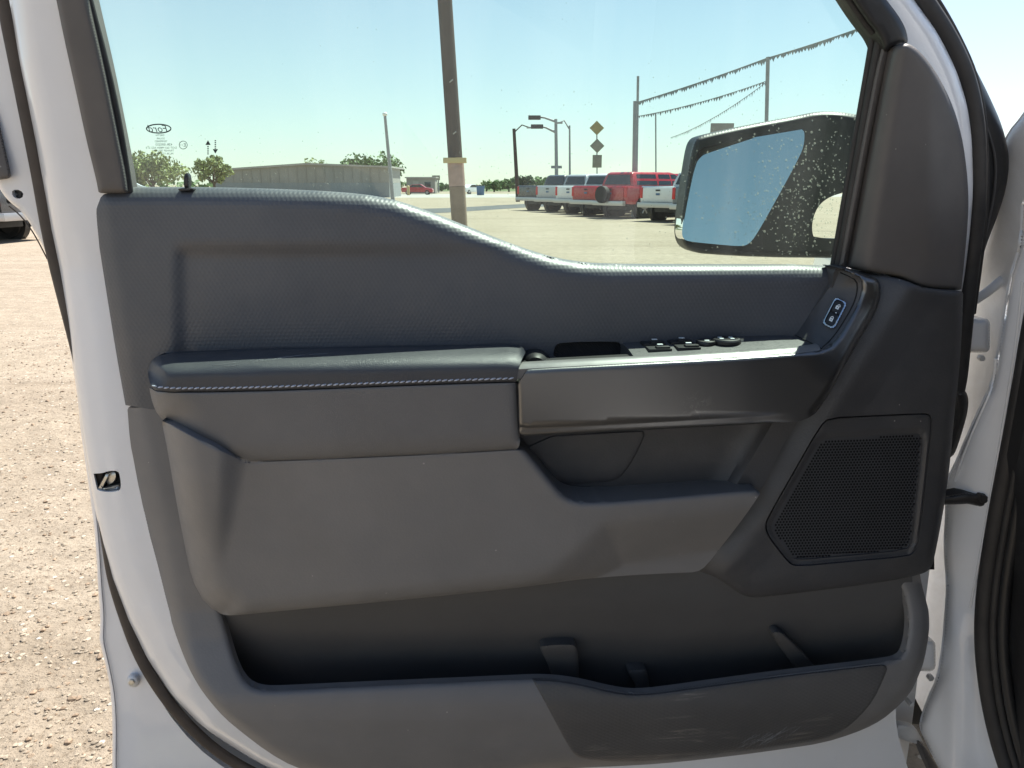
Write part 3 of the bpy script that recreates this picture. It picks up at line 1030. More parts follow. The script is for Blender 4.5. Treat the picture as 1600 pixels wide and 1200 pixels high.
def capsule(c, ax, hl, hw, r, n=7):
    ax = np.array(ax, float); ax /= np.linalg.norm(ax); nr = np.array((-ax[1], ax[0]))
    out = []
    for sx, sy, a0 in ((1, 1, 0), (-1, 1, 90), (-1, -1, 180), (1, -1, 270)):
        for k_ in range(n):
            a = math.radians(a0 + 90 * k_ / (n - 1))
            q = (sx * (hl - r) + r * math.cos(a), sy * (hw - r) + r * math.sin(a))
            out.append(tuple(np.array(c) + ax * q[0] + nr * q[1]))
    return out


LC, LA = (1304, 489), (19, -37)
lk = panel("lock_switch", capsule(LC, LA, 24.5, 11.5, 7), lambda x, y, d: lock_w(x, y) + .0035 - .002 * arc(d, 2), "chrome", door, [capsule(LC, LA, 21.5, 8.6, 5)], rings=(.7, 1.4), step=4, thick=.01, sharp=0)
ax = np.array(LA, float) / math.hypot(*LA)
for s_ in (-1, 1):
    cc = np.array(LC) + ax * s_ * 10.6
    bt = panel("lock_button", capsule(cc, LA, 10.2, 8.4, 3), lambda x, y, d: lock_w(x, y) + .0028 - .0012 * arc(d, 2.5), "plastic_black", lk, rings=(.7, 1.6), step=4, thick=.006, sharp=0)
    # padlock icon: body and shackle
    ic = capsule(cc - ax * 1.2, LA, 2.6, 3.0, .4, 3)
    panel("lock_icon", ic, lambda x, y, d: lock_w(x, y) + .0032, "icon_print", lk, [capsule(cc - ax * 1.2, LA, 1.2, 1.2, .3, 3)], rings=(), step=3, thick=.0003, sharp=0)
    sh = [cc + ax * (1.4 + 3.2 * math.sin(a)) + np.array((-ax[1], ax[0])) * (2.0 * math.cos(a) + (1.2 if s_ > 0 else 0)) for a in np.linspace(0, math.pi, 8)]
    ptube("lock_icon", sh, lambda x, y: lock_w(x, y) + .0032, .0007, "icon_print", lk, 5, 0, 2)
cc = np.array(LC) + ax * .3 + np.array((2, 0))
panel("lock_lamp", capsule(cc, LA, 1.2, 1.6, .5, 3), lambda x, y, d: lock_w(x, y) + .0040, "icon_print", lk, rings=(), step=3, thick=.0003, sharp=0)

# ---- grab recess behind the bezel
rec_out = [(806, 660), (1270, 640), (1240, 662), (1178, 790), (1120, 800), (880, 810), (850, 780), (800, 700)]


def rec_w(x, y, d=0):
    a = sd(x, y, (1168, 660), (1088, 790)) * -1
    w = .012 + .00040 * soft(np.minimum(a, 60), 4) + .012 * sm(a, 22, 36)
    return np.minimum(w, .034)


panel("grab_recess", rec_out, rec_w, "plastic_dark", door, step=9, rings=(1.5, 4), thick=.002, sharp=1)
panel("recess_cover", [(816, 684), (1000, 673), (1008, 675), (1006, 684), (995, 708), (984, 727), (972, 743), (960, 751), (940, 754), (872, 757), (850, 740)],
      lambda x, y, d: rec_w(x, y) + .0025 - .0015 * arc(d, 2), "plastic_dark", door, step=9, rings=(.8, 2), thick=.004, sharp=1)

# ---- speaker panel
sp_top = [(1311, 414), (1340, 424), (1380, 430), (1412, 437), (1440, 449), (1480, 454), (1505, 455)]
sp_right = [(1505, 458), (1503, 520), (1498, 590), (1491, 650), (1485, 720), (1477, 780), (1469, 826), (1462, 862), (1457, 884), (1450, 892)]
sp_bot = [(1440, 897), (1400, 906), (1340, 915), (1260, 925), (1200, 932), (1178, 934), (1160, 930), (1138, 915), (1116, 900), (1100, 894.5), (1089, 894)]
sp_left = [(1089, 894), (1108, 870), (1140, 832), (1170, 790), (1192, 745), (1210, 702), (1228, 662)]
spk = sp_top + sp_right + sp_bot + sp_left[1:] + [(1240, 640), (1285, 560), (1300, 500), (1300, 430)]


def spk_w(x, y, d=0):
    ridge = [(1428, 440), (1408, 470), (1345, 570), (1290, 655), (1250, 720), (1210, 790), (1150, 870), (1120, 900)]
    c = np.interp(y, [p[1] for p in ridge], [p[0] for p in ridge])
    q = (c - x) * .85
    w = .034 - .00042 * soft(np.minimum(q, 60), 3)
    q2 = np.interp(q, [-45, -8, 0], [-.006, 0, 0])
    w = w + q2 - .00004 * np.clip(x - 1400, 0, None)
    db = dist_poly(x, y, sp_bot, False); dr = dist_poly(x, y, sp_right, False)
    dt = dist_poly(x, y, sp_top, False)
    w = w - .018 * arc(db, 46) - .012 * arc(dr, 14) - .006 * arc(dt, 10)
    return w


spo = [(1295, 652), (1360, 649), (1446, 645), (1455, 648), (1457.5, 660), (1452, 715), (1445, 782), (1437, 842), (1431, 862), (1420, 870), (1330, 878), (1244, 886), (1233, 881), (1214, 858), (1197, 834), (1195, 822), (1198, 810), (1236, 743), (1280, 666)]
spi = [(1291, 685), (1360, 681), (1432, 677.5), (1440, 681), (1441.5, 692), (1436, 740), (1430, 795), (1425, 846), (1417, 860), (1330, 868), (1248, 875.5), (1237, 871), (1222, 850), (1207.5, 828), (1207, 818), (1240, 760), (1279, 692)]
panel("speaker_panel", spk, spk_w, "plastic_dark", door, [spo], rings=(1, 2.2, 4, 7, 11, 16, 23, 31, 40), step=9, thick=.03, sharp=1)


def spkf_w(x, y, d=0): return spk_w(np.clip(x, 1300, 1440) * 0 + 1340, y * 0 + 760) - .003


surround = panel("speaker_surround", [tuple(np.array((1330, 768)) + (np.array(p) - np.array((1330, 768))) * .992) for p in spo],
                 lambda x, y, d: spkf_w(x, y) - .003 * arc(d, 3) - .003 * sm(dist_poly(x, y, spi) * -1, -8, -2), "plastic_dark", door, [spi], rings=(.8, 2, 4, 7), step=6, thick=.03, sharp=1, hole_thick=.004)
# perforated grille: a honeycomb sheet with real holes
PITCHX = 4.9
cells = []
vs = []; fs = []
vmap = {}
spi_a = np.array(chaikin(spi, 2))


def gv(x, y, w):
    k_ = (round(x * 50), round(y * 50), round(w * 1e5))
    if k_ not in vmap:
        vmap[k_] = len(vs); vs.append((x, y, w))
    return vmap[k_]


RY = PITCHX * .866
R6 = PITCHX / math.sqrt(3)
gx = []
row = 0
yy = 668.0
while yy < 885:
    xx = 1195 + (PITCHX / 2 if row % 2 else 0)
    while xx < 1450:
        gx.append((xx, yy)); xx += PITCHX
    yy += RY; row += 1
gx = np.array(gx)
# rows follow the slight upward slope of the opening
sl = -.035
gy_ = gx[:, 1] + (gx[:, 0] - 1320) * sl
keep = inside(gx[:, 0], gy_, spi_a) | (dist_poly(gx[:, 0], gy_, spi_a) < PITCHX * .6)
solid = dist_poly(gx[:, 0], gy_, spi_a) < PITCHX * .55
for (cx, cy0), k1, sld in zip(gx, keep, solid):
    if not k1: continue
    co = []; ci = []; cb = []
    for j in range(6):
        a = math.radians(30 + 60 * j)
        x_ = cx + R6 * math.cos(a); y_ = cy0 + R6 * math.sin(a)
        co.append(gv(x_, y_ + (x_ - 1320) * sl, 0))
    if sld:
        fs.append(tuple(co)); continue
    for j in range(6):
        a = math.radians(30 + 60 * j)
        x_ = cx + R6 * .66 * math.cos(a); y_ = cy0 + R6 * .66 * math.sin(a)
        ci.append(gv(x_, y_ + (x_ - 1320) * sl, 0)); cb.append(gv(x_, y_ + (x_ - 1320) * sl, -.002))
    for j in range(6):
        k_ = (j + 1) % 6
        fs.append((co[j], co[k_], ci[k_], ci[j])); fs.append((ci[j], ci[k_], cb[k_], cb[j]))
va = np.array(vs)
W0 = float(np.asarray(spkf_w(np.array([1340.]), np.array([760.])))[0])
X = P(va[:, 0], va[:, 1], W0 - .005 + va[:, 2])
fs = [f[::-1] for f in fs]
link_mesh("speaker_grille", X, fs, "grille_metal", surround, None)
panel("speaker_cone", [(1200, 660), (1460, 650), (1460, 890), (1190, 890)], lambda x, y, d: W0 - .026, "cavity_black", surround, step=40, rings=(), sharp=0, thick=.001)

# ---- printed marks on the glass (seen from behind, so mirrored)
def glass_pt(px, py): return P(px, py, glass_w(np.asarray(px, float), np.asarray(py, float)) + .0006)


def glass_text(s, px, py, h, shear=0.0, sx=1.0):
    cu = bpy.data.curves.new("t", 'FONT'); cu.body = s; cu.align_x = 'CENTER'; cu.align_y = 'CENTER'; cu.shear = shear; cu.resolution_u = 2
    ob = bpy.data.objects.new("t", cu); COL.objects.link(ob)
    dg = bpy.context.evaluated_depsgraph_get()
    me = bpy.data.meshes.new_from_object(ob.evaluated_get(dg))
    v = np.array([p.co[:] for p in me.vertices]); f = [tuple(p.vertices) for p in me.polygons]
    bpy.data.objects.remove(ob); bpy.data.meshes.remove(me); bpy.data.curves.remove(cu)
    X = glass_pt(px - v[:, 0] * h * sx, py - v[:, 1] * h)
    return X, f


gm = MB()
gm.add(*glass_text("Ford", 248, 201.5, 16.5, .35, .95))
ell = [(248 + 19 * math.cos(a), 201 + 6.8 * math.sin(a)) for a in np.linspace(0, 2 * math.pi, 41)]
gm.tube(glass_pt(np.array([p[0] for p in ell]), np.array([p[1] for p in ell])), .0007, 4)
for s, px_, py_, h in (("DRFTN", 250, 211.5, 4.2), ("SOLAR", 251, 216.5, 4.2), ("TEMPERED", 251.5, 221, 4.2), ("43R-000253", 256, 226, 5.4), ("DOT 563 M80H AS2 2T3", 252, 231, 4.6), ("TRANSP 70% MIN", 255, 235.5, 4.4), ("ML3B-15214-AA", 256, 240.2, 4.4), ("* * * 20", 263, 246.5, 4.2), ("* * * *", 256, 250.3, 4.6), ("FULL  LAMINATED", 335, 246, 3.0)):
    gm.add(*glass_text(s, px_, py_, h))
cir = [(286.3 + 6.2 * math.cos(a), 226.6 + 6.2 * math.sin(a)) for a in np.linspace(0, 2 * math.pi, 25)]
gm.tube(glass_pt(np.array([p[0] for p in cir]), np.array([p[1] for p in cir])), .00035, 4)
gm.add(*glass_text("E", 288.5, 226.8, 8)); gm.add(*glass_text("11", 283.6, 226.8, 4.5))
for x0, y0, y1, tip in ((325, 241, 221, 219), (336.5, 219, 236, 240)):
    up_ = tip < y0
    hd = [(x0 - 4.2, 226.5 if up_ else 233), (x0 + 4.2, 226.5 if up_ else 233), (x0, tip)]
    X = glass_pt(np.array([p[0] for p in hd]), np.array([p[1] for p in hd]))
    gm.add(X, [(0, 1, 2)])
    for k_ in range(5):
        ya = (228 + k_ * 2.9) if up_ else (219 + k_ * 2.9)
        hw_ = 1.2
        q = [(x0 - hw_, ya), (x0 + hw_, ya), (x0 + hw_, ya + 1.7), (x0 - hw_, ya + 1.7)]
        gm.add(glass_pt(np.array([p[0] for p in q]), np.array([p[1] for p in q])), [(0, 1, 2, 3)])
tag(gm.build("glass_marking", "glass_print", gp, world_space=True, smooth=None), kind="stuff")

# ---- dried rain drops on the glass
mb = MB()


def drop(px, py, r):
    c = P(px, py, float(glass_w(np.array(float(px)), np.array(float(py)))) - .0008)
    n_ = 7
    sx = r * random.uniform(.7, 1.2); sy = r * random.uniform(.8, 1.5)
    vs_ = [c - DN * r * .35]
    for rr, dd in ((.6, .26), (1.0, 0)):
        for j in range(n_):
            a = 2 * math.pi * j / n_
            vs_.append(c + DU * sx * rr * math.cos(a) + np.array((0, 0, sy * rr * math.sin(a))) - DN * r * dd)
    fs_ = [(0, 1 + j, 1 + (j + 1) % n_) for j in range(n_)] + [(1 + j, 1 + n_ + j, 1 + n_ + (j + 1) % n_, 1 + (j + 1) % n_) for j in range(n_)]
    mb.add(vs_, fs_)


def in_glass(x, y):
    return inside([x], [y], glass)[0] and y < np.interp(x, [p[0] for p in top_edge], [p[1] for p in top_edge]) - 3


cnt = 0
while cnt < 560:
    x = random.gauss(1245, 70); y = random.gauss(300, 60)
    if x > 1340 or y > 405 or y < 175 or x < 1020 or not in_glass(x, y): continue
    if x < 1190 and random.random() < .35: continue
    drop(x, y, abs(random.gauss(.0006, .0004)) + .0004); cnt += 1
for _ in range(330):
    x = random.uniform(780, 1330); y = random.uniform(120, 400)
    if in_glass(x, y) and random.random() < (x - 700) / 600: drop(x, y, random.uniform(.0004, .0010))
for _ in range(240):
    x = random.uniform(170, 800); y = random.gauss(270, 30)
    if in_glass(x, y): drop(x, y, random.uniform(.0003, .0008))
for _ in range(90):
    x = random.uniform(200, 1330); y = random.uniform(0, 300)
    if in_glass(x, y): drop(x, y, random.uniform(.0003, .0007))
o = mb.build("water_drops", "water_drop", gp, world_space=True)
tag(o, kind="stuff")

# ---- side mirror outside the glass
mir_out = [(1087, 215), (1103, 209), (1170, 194.5), (1245, 181), (1277, 174), (1310, 174), (1345, 180), (1380, 190), (1400, 240), (1395, 330), (1380, 400), (1370, 404), (1300, 403), (1195, 402), (1100, 397), (1080, 393), (1068, 385), (1062.5, 370), (1063, 345), (1069, 300), (1076, 255), (1081, 228)]
gap = [(1272, 372), (1269, 362), (1269, 348), (1274, 330), (1284, 316), (1298, 307), (1320, 300), (1345, 288), (1340, 374)]
mgl = [(1096, 231), (1110, 227), (1180, 215.5), (1252, 203.5), (1252, 203.5), (1256, 207), (1255, 228), (1247, 248), (1215, 307), (1184, 362), (1172, 379), (1160, 384), (1120, 380.5), (1075, 376), (1068, 371), (1066.5, 360), (1076, 300), (1087, 245)]
MW = -.17


def mir_w(x, y, d):
    dh = dist_poly(x, y, mgl)
    ins = inside(x, y, mgl)
    w = MW - .016 * arc(d, 9) + .0
    w = w + .02 * sm(x, 1230, 1340)
    return np.where(ins | (dh < 1), w, w)


mirror = panel("side_mirror", mir_out, mir_w, "mirror_housing", door, [gap, mgl], rings=(1, 2.5, 5, 8, 12, 17, 23), step=9, thick=.03, sharp=1, hole_thick=.012)
# mirror glass tilted up and outwards, set into the housing
mc = P(1165, 300, MW - .006)


def mgl_w(x, y, d): return MW - .016 + (-.000115) * (300 - y) * 1.0 - .0 * x


mgo = panel("mirror_glass", [tuple(np.array((1163, 298)) + (np.array(p) - np.array((1163, 298))) * 1.015) for p in mgl], lambda x, y, d: MW + .016 + .00024 * (y - 300) + .00030 * (x - 1163), "mirror_glass", mirror, rings=(), step=20, thick=.035, sharp=2)
back = [tuple(np.array((1200, 298)) + (np.array(p) - np.array((1200, 298))) * .97) for p in mir_out]
panel("mirror_shell", back, lambda x, y, d: MW - .034 - .065 * (1 - arc(d, 70)), "white_paint", mirror, [gap], rings=(3, 8, 16, 30, 50), step=20, thick=.004, sharp=1)
# outer belt moulding between glass and skin
bt = resample(top_edge, 20, False)
ba = P(bt[:, 0], bt[:, 1] + 8, -.040); bb = P(bt[:, 0], bt[:, 1] + 8, -.128); bb[:, 2] -= .004
ruled("belt_moulding", ba, bb, "rubber", door, .02, .002)

# ================================================================== THE TRUCK THE DOOR HANGS ON
HX = np.array((.665, 1.10, 0.0))                       # hinge line on the ground
OPEN = math.radians(81)
RR = np.array((-math.cos(OPEN), -math.sin(OPEN), 0))    # towards the rear of the truck
QQ = np.array((math.sin(OPEN), -math.cos(OPEN), 0))     # into the cab
truck = empty("pickup_truck", (float(HX[0]), float(HX[1]), 0))
tag(truck, "white pickup truck body that the open door hangs on, at the right edge", "pickup truck")

pil_left = [(1600, 300), (1596, 380), (1580, 430), (1575, 455), (1566, 512), (1556, 575), (1549, 605), (1538, 625), (1513, 680), (1494, 725), (1480, 752), (1478, 768), (1480, 790), (1476, 856), (1481, 915), (1478, 960), (1474, 1010), (1466, 1060), (1450, 1095), (1438, 1130), (1440, 1145), (1462, 1190), (1500, 1260)]
pillar = pil_left + [(1640, 1300), (1640, 1300), (1640, 300), (1640, 300)]


def pil_w(x, y, d):
    dl = dist_poly(x, y, pil_left, False)
    return -.035 + .00075 * np.clip(x - 1478, -60, None) + .00006 * (y - 700) - .020 * arc(dl, 15) + .012 * sm(y, 940, 1010) * np.exp(-((x - 1497) / 22) ** 2)


panel("hinge_pillar", pillar, pil_w, "white_paint", truck, rings=(1.2, 3, 6, 10, 15), step=10, thick=.004, sharp=1)
panel("fender", [(1640, 120), (1600, 180), (1577, 207), (1566, 235), (1555, 330), (1535, 400), (1518, 470), (1490, 600), (1470, 740), (1455, 860), (1440, 960), (1425, 1080), (1452, 1132), (1500, 1180), (1640, 1180), (1700, 700), (1700, 120)],
      lambda x, y, d: -.16 + .0012 * (x - 1500) + .02 * np.sin(x / 23 + y / 90) * sm(x, 1540, 1600) * 0 - .012 * arc(d, 14), "white_sealed", truck, rings=(2, 5, 9, 14), step=12, thick=.004, sharp=1)
ptube("jamb_seam", [(1598, 440), (1590, 520), (1578, 600), (1562, 700), (1544, 800), (1528, 890), (1516, 950)], lambda x, y: pil_w(x, y, 0) - .0004, .0022, "white_paint", truck, 8)
ptube("jamb_seam", [(1556, 560), (1551, 606), (1540, 630), (1517, 682), (1499, 730), (1492, 752)], lambda x, y: pil_w(x, y, 0) - .0008, .0022, "white_paint", truck, 8)
# raised ribs and seams pressed into the jamb
ptube("jamb_rib", [(1522, 470), (1545, 455), (1572, 432), (1580, 420)], -.085, .007, "white_sealed", truck, 8)
# hinges
for c, w_, h_ in (((1518, 524), 29, 27), ((1438, 1024), 24, 25)):
    hg = panel("hinge", capsule(c, (1, 0), w_, h_, 9), lambda x, y, d: -.040 - .020 * arc(d, 10), "white_paint", truck, rings=(1, 2.5, 5, 8), step=6, thick=.05, sharp=0)
    panel("hinge_bolt", [(c[0] + 17 + 5 * math.cos(a), c[1] + 36 + 5 * math.sin(a)) for a in np.linspace(0, 6.28, 7)[:-1]], lambda x, y, d: -.090 - .002 * arc(d, 2), "white_sealed", hg, rings=(1,), step=4, thick=.006, sharp=0)
# wiring boot
boot = panel("wiring_boot", [(1500, 607), (1508, 609), (1514, 622), (1512, 645), (1502, 680), (1492, 710), (1484, 716), (1476, 712), (1478, 690), (1488, 640), (1494, 612)], lambda x, y, d: -.055 - .03 * arc(d, 10), "rubber", truck, rings=(1, 2.5, 5, 8), step=5, thick=.05)
ptube("boot_ridge", [(1500, 616), (1501, 640), (1493, 672), (1483, 704)], -.048, .003, "rubber", boot, 6)
# check strap with its bolt
cs = panel("check_strap", [(1462, 777), (1480, 774), (1497, 772), (1510, 769), (1520, 771), (1530, 770), (1545, 766), (1548, 770), (1546, 790), (1541, 795), (1528, 792), (1515, 787), (1500, 788), (1462, 789)], lambda x, y, d: -.002 + .0003 * (x - 1480) - .008 * arc(d, 6), "plastic_black", truck, rings=(.8, 2, 4, 6), step=5, thick=.02, sharp=1)
panel("strap_bolt", [(1538 + 7.5 * math.cos(a), 780 + 7.5 * math.sin(a)) for a in np.linspace(0, 6.28, 7)[:-1]], lambda x, y, d: .020 - .002 * arc(d, 2.5), "rubber", cs, rings=(.8, 2), step=4, thick=.01, sharp=0)
# lower jamb details: bolts, sealer, frame
for c in ((1427, 1078), (1425, 1102)):
    panel("jamb_bolt", [(c[0] + 4 * math.cos(a), c[1] + 4 * math.sin(a)) for a in np.linspace(0, 6.28, 7)[:-1]], lambda x, y, d: -.06 - .002 * arc(d, 2), "white_sealed", truck, rings=(1,), step=3, thick=.05, sharp=0)
panel("rocker_flange", [(1401, 1130), (1430, 1136), (1438, 1150), (1445, 1166), (1400, 1153), (1398, 1140)], lambda x, y, d: -.075 - .004 * arc(d, 5), "white_sealed", truck, rings=(1, 3), step=6, thick=.01, sharp=1)
panel("rocker_lip", [(1437, 1165), (1442, 1162), (1466, 1200), (1490, 1250), (1476, 1250), (1455, 1208)], lambda x, y, d: -.06 - .004 * arc(d, 4), "plastic_pillar", truck, rings=(1, 3), step=6, thick=.02, sharp=1)
# opening seal and the dark trim inside
seal = [(1660, 300), (1632, 420), (1612, 520), (1597, 610), (1580, 700), (1563, 785), (1550, 860), (1541, 920), (1537, 975), (1538, 1025), (1545, 1085), (1556, 1140), (1572, 1195), (1600, 1270)]
ptube("opening_seal", seal, lambda x, y: pil_w(x, y, 0) + .022, .0125, "rubber", truck, 12)
ptube("seal_bead", [(x + 15, y) for x, y in seal], lambda x, y: pil_w(x, y, 0) + .030, .0055, "rubber", truck, 8)
ptube("seal_bead", [(x + 30, y) for x, y in seal], lambda x, y: pil_w(x, y, 0) + .030, .0075, "plastic_black", truck, 8)
panel("kick_trim", [(x + 14, y) for x, y in seal] + [(1745, 1300), (1745, 1300), (1745, 280), (1745, 280)],
      lambda x, y, d: .035 + .0018 * np.clip(x - 1560, 0, None) + .00004 * (y - 700) + .015 * arc(40 - np.minimum(d, 40), 38) * 0, "plastic_black", truck, rings=(2, 6, 12), step=16, thick=.02, sharp=1)


# the rest of the cab and bed, behind and beside the viewer
def L(s, q, z): return tuple(HX + RR * s + QQ * q + np.array((0, 0, z)))


def slab(name, s0, s1, q0, q1, z0, z1, material, bevel=.02, parent=truck):
    mb = MB()
    vs_ = [L(s, q, z) for s in (s0, s1) for q in (q0, q1) for z in (z0, z1)]
    mb.add(vs_, [(0, 1, 3, 2), (4, 6, 7, 5), (0, 4, 5, 1), (2, 3, 7, 6), (0, 2, 6, 4), (1, 5, 7, 3)])
    return mb.build(name, material, parent, bevel, world_space=True)


slab("rocker", .22, 3.3, .03, .22, .42, .56, "white_paint")
slab("cab_floor", .25, 3.2, .22, 1.85, .46, .54, "plastic_black")
slab("roof", .95, 3.2, .12, 1.90, 1.90, 1.97, "white_paint", .03)
slab("dashboard", .12, .55, .24, 1.80, .85, 1.30, "plastic_black", .06)
slab("firewall", .06, .12, .22, 1.86, .50, 1.25, "plastic_black")
st_ = slab("seat", 1.05, 1.60, .42, .98, .62, .86, "leather_dark", .06)
slab("seat_back", 1.52, 1.72, .42, .98, .84, 1.55, "leather_dark", .06, st_)
slab("headliner", .93, 3.15, .16, 1.86, 1.86, 1.896, "plastic_black")
slab("far_window", .95, 3.1, 1.90, 1.92, 1.41, 1.89, "plastic_black", .004)
slab("console", .55, 1.5, 1.02, 1.24, .54, .92, "plastic_black", .04)
st2 = slab("seat", 1.05, 1.60, 1.28, 1.82, .62, .86, "leather_dark", .06)
slab("seat_back", 1.52, 1.72, 1.28, 1.82, .84, 1.55, "leather_dark", .06, st2)
st3 = slab("seat", 2.35, 2.85, .30, 1.80, .62, .88, "leather_dark", .06)
slab("seat_back", 2.80, 3.0, .30, 1.80, .86, 1.55, "leather_dark", .06, st3)
wc = np.array(L(.80, .70, 1.12)); wr_ = []
for a in np.linspace(0, 2 * math.pi, 33): wr_.append(wc + QQ * .19 * math.cos(a) + (np.array((0, 0, 1)) * .92 + RR * -.39) * .19 * math.sin(a))
sw_ = tube("steering_wheel", wr_, .016, "plastic_black", truck, 8)
tube("steering_column", [L(.78, .70, 1.11), L(.50, .70, 1.02)], .04, "plastic_black", sw_, 10)
slab("rear_wall", 3.1, 3.2, .10, 1.92, .50, 1.90, "plastic_black")
slab("far_side", .9, 3.2, 1.88, 1.94, .50, 1.40, "plastic_black")
slab("b_pillar", 1.30, 1.44, .02, .14, .50, 1.92, "white_paint")
rd = slab("rear_door", 1.45, 2.45, .0, .10, .50, 1.36, "white_paint", .03)
slab("rear_glass", 1.50, 2.40, .05, .07, 1.37, 1.86, "plastic_black", .005, rd)
slab("rear_pillar", 2.46, 3.2, .02, .12, .50, 1.92, "white_paint", .03)
slab("bed_side", 3.25, 5.0, .0, .12, .60, 1.40, "white_paint", .04)
for s_ in (-.85, 3.9):
    mb = MB(); c0 = np.array(L(s_, .02, .42)); c1 = np.array(L(s_, .30, .42))
    mb.tube([c0, c0 + (c1 - c0) * .1, c1], [.34, .42, .42], 28); mb.build("tyre", "rubber", truck, world_space=True)
for q in (.10, 1.84):   # windscreen pillars rising rearwards from the cowl
    tube("windscreen_pillar", [L(.10, q, 1.30), L(.55, q + .02, 1.66), L(1.0, q + .04, 1.93)], [.05, .045, .045], "white_paint", truck, 8)
slab("hood", -1.75, -.05, .16, 1.80, 1.04, 1.20, "white_paint", .06)
slab("front_fender", -1.75, -.16, .02, .15, .78, 1.14, "white_paint", .05)

# ================================================================== GROUND
m, t = mat("gravel", (.4, .31, .21), .92, spec=.25)
n1 = t.noise(.35, 5, .6); n2 = t.noise(6, 6, .7); n3 = t.noise(45, 6, .75)
c1 = t.ramp(n1, [(.3, (.325, .275, .218)), (.7, (.385, .332, .272))])
c2 = t.ramp(n2, [(.3, (.72, .70, .66)), (.7, (1.12, 1.10, 1.06))])
c3 = t.ramp(n3, [(.34, (.55, .50, .45)), (.46, (.95, .94, .92)), (.75, (1.15, 1.15, 1.15))])
mp = t.new("ShaderNodeMapping"); mp.inputs["Rotation"].default_value = (0, 0, .5); mp.inputs["Scale"].default_value = (.12, 1.3, 1); t.link(t.coord(), mp.inputs[0])
trk = t.ramp(t.noise(1.0, 4, .6, mp.outputs[0], .8), [(.36, (.90, .885, .87)), (.52, (1.0, 1.0, 1.0)), (.68, (1.03, 1.03, 1.02))])
col = t.mix(1.0, t.mix(1.0, t.mix(1.0, c1, trk, 'MULTIPLY'), c2, 'MULTIPLY'), c3, 'MULTIPLY')
vo = t.voronoi(38, 'F1', 1.0); vc = t.voronoi(38, 'F1', 1.0, out="Color")
sp = t.new("ShaderNodeSeparateColor"); t.link(vc, sp.inputs[0])
msk = t.math('MULTIPLY', t.ramp(vo, [(.28, 1.0), (.36, 0.0)]), t.math('GREATER_THAN', sp.outputs[0], .78))
stone = t.ramp(sp.outputs[1], [(0, (.26, .19, .13)), (.5, (.45, .38, .29)), (1, (.55, .50, .43))])
t.link(t.mix(msk, col, stone), t.b.inputs["Base Color"])
b1 = t.bump(t.math('ADD', n3, t.math('MULTIPLY', msk, .6)), .7, .02)
t.link(t.bump(n2, .5, .05, b1), t.b.inputs["Normal"])
R_ = 4000
o = link_mesh("ground", [(-R_, -R_, 0), (R_, -R_, 0), (R_, R_, 0), (-R_, R_, 0)], [(0, 1, 2, 3)], "gravel", None, None)
tag(o, kind="structure")
m, t = varied("asphalt", (.085, .085, .088), .9, .15, 1.5)
m, t = varied("concrete", (.36, .34, .31), .85, .1, .8)
m, t = varied("verge_grass", (.10, .13, .045), .95, .3, .6)


def gpt(px, py, z=0.0): return PZ(np.array(float(px)), np.array(float(py)), z)


def sheet(name, pix, z, material):
    o = link_mesh(name, [gpt(px, py, z) for px, py in pix], [tuple(range(len(pix)))[::-1]], material, None, None)
    tag(o, kind="structure"); return o


sheet("driveway", [(420, 333), (700, 325), (830, 318), (1100, 309), (1100, 313.5), (830, 323.5), (700, 332), (420, 343)], .008, "asphalt")
sheet("road", [(-200, 303), (500, 303), (1500, 303), (1500, 307.5), (500, 309), (-200, 309)], .006, "concrete")
sheet("verge", [(-400, 294.5), (1800, 294.5), (1800, 299), (-400, 299)], .004, "verge_grass")

# loose stones on the gravel beside the door
ICO_V, ICO_F = None, None
bm = bmesh.new(); bmesh.ops.create_icosphere(bm, subdivisions=1, radius=1)
ICO_V = np.array([v.co[:] for v in bm.verts]); ICO_F = [tuple(v.index for v in f.verts) for f in bm.faces]; bm.free()
for nm, cc in (("stone_pale", (.29, .24, .18)), ("stone_brown", (.26, .19, .13))):
    varied(nm, cc, .9, .35, 14)
for nm, mt, cnt, lo, hi in (("gravel_stones", "stone_pale", 5200, .002, .009), ("gravel_pebbles", "stone_brown", 900, .004, .013)):
    mb = MB()
    for _ in range(cnt):
        y_ = 1.0 + 6.5 * random.random() ** 1.6
        x_ = -y_ * random.uniform(.50, .80) - .05
        r = lo + (hi - lo) * random.random() ** 3
        if random.random() < .01: r *= 1.8
        sc_ = np.array((random.uniform(.8, 1.4), random.uniform(.7, 1.1), random.uniform(.45, .8))) * r
        v = ICO_V * sc_ * (1 + rng.normal(0, .12, (len(ICO_V), 1)))
        a = random.random() * 6.28
        v = v @ np.array(((math.cos(a), -math.sin(a), 0), (math.sin(a), math.cos(a), 0), (0, 0, 1))) + np.array((x_, y_, sc_[2] * .35))
        mb.add(v, ICO_F)
    o = mb.build(nm, mt, None, smooth=None)
    tag(o, "loose stones and pebbles scattered on the gravel beside the door" if mt == "stone_pale" else "darker brown pebbles scattered on the gravel beside the door", "gravel", kind="stuff")

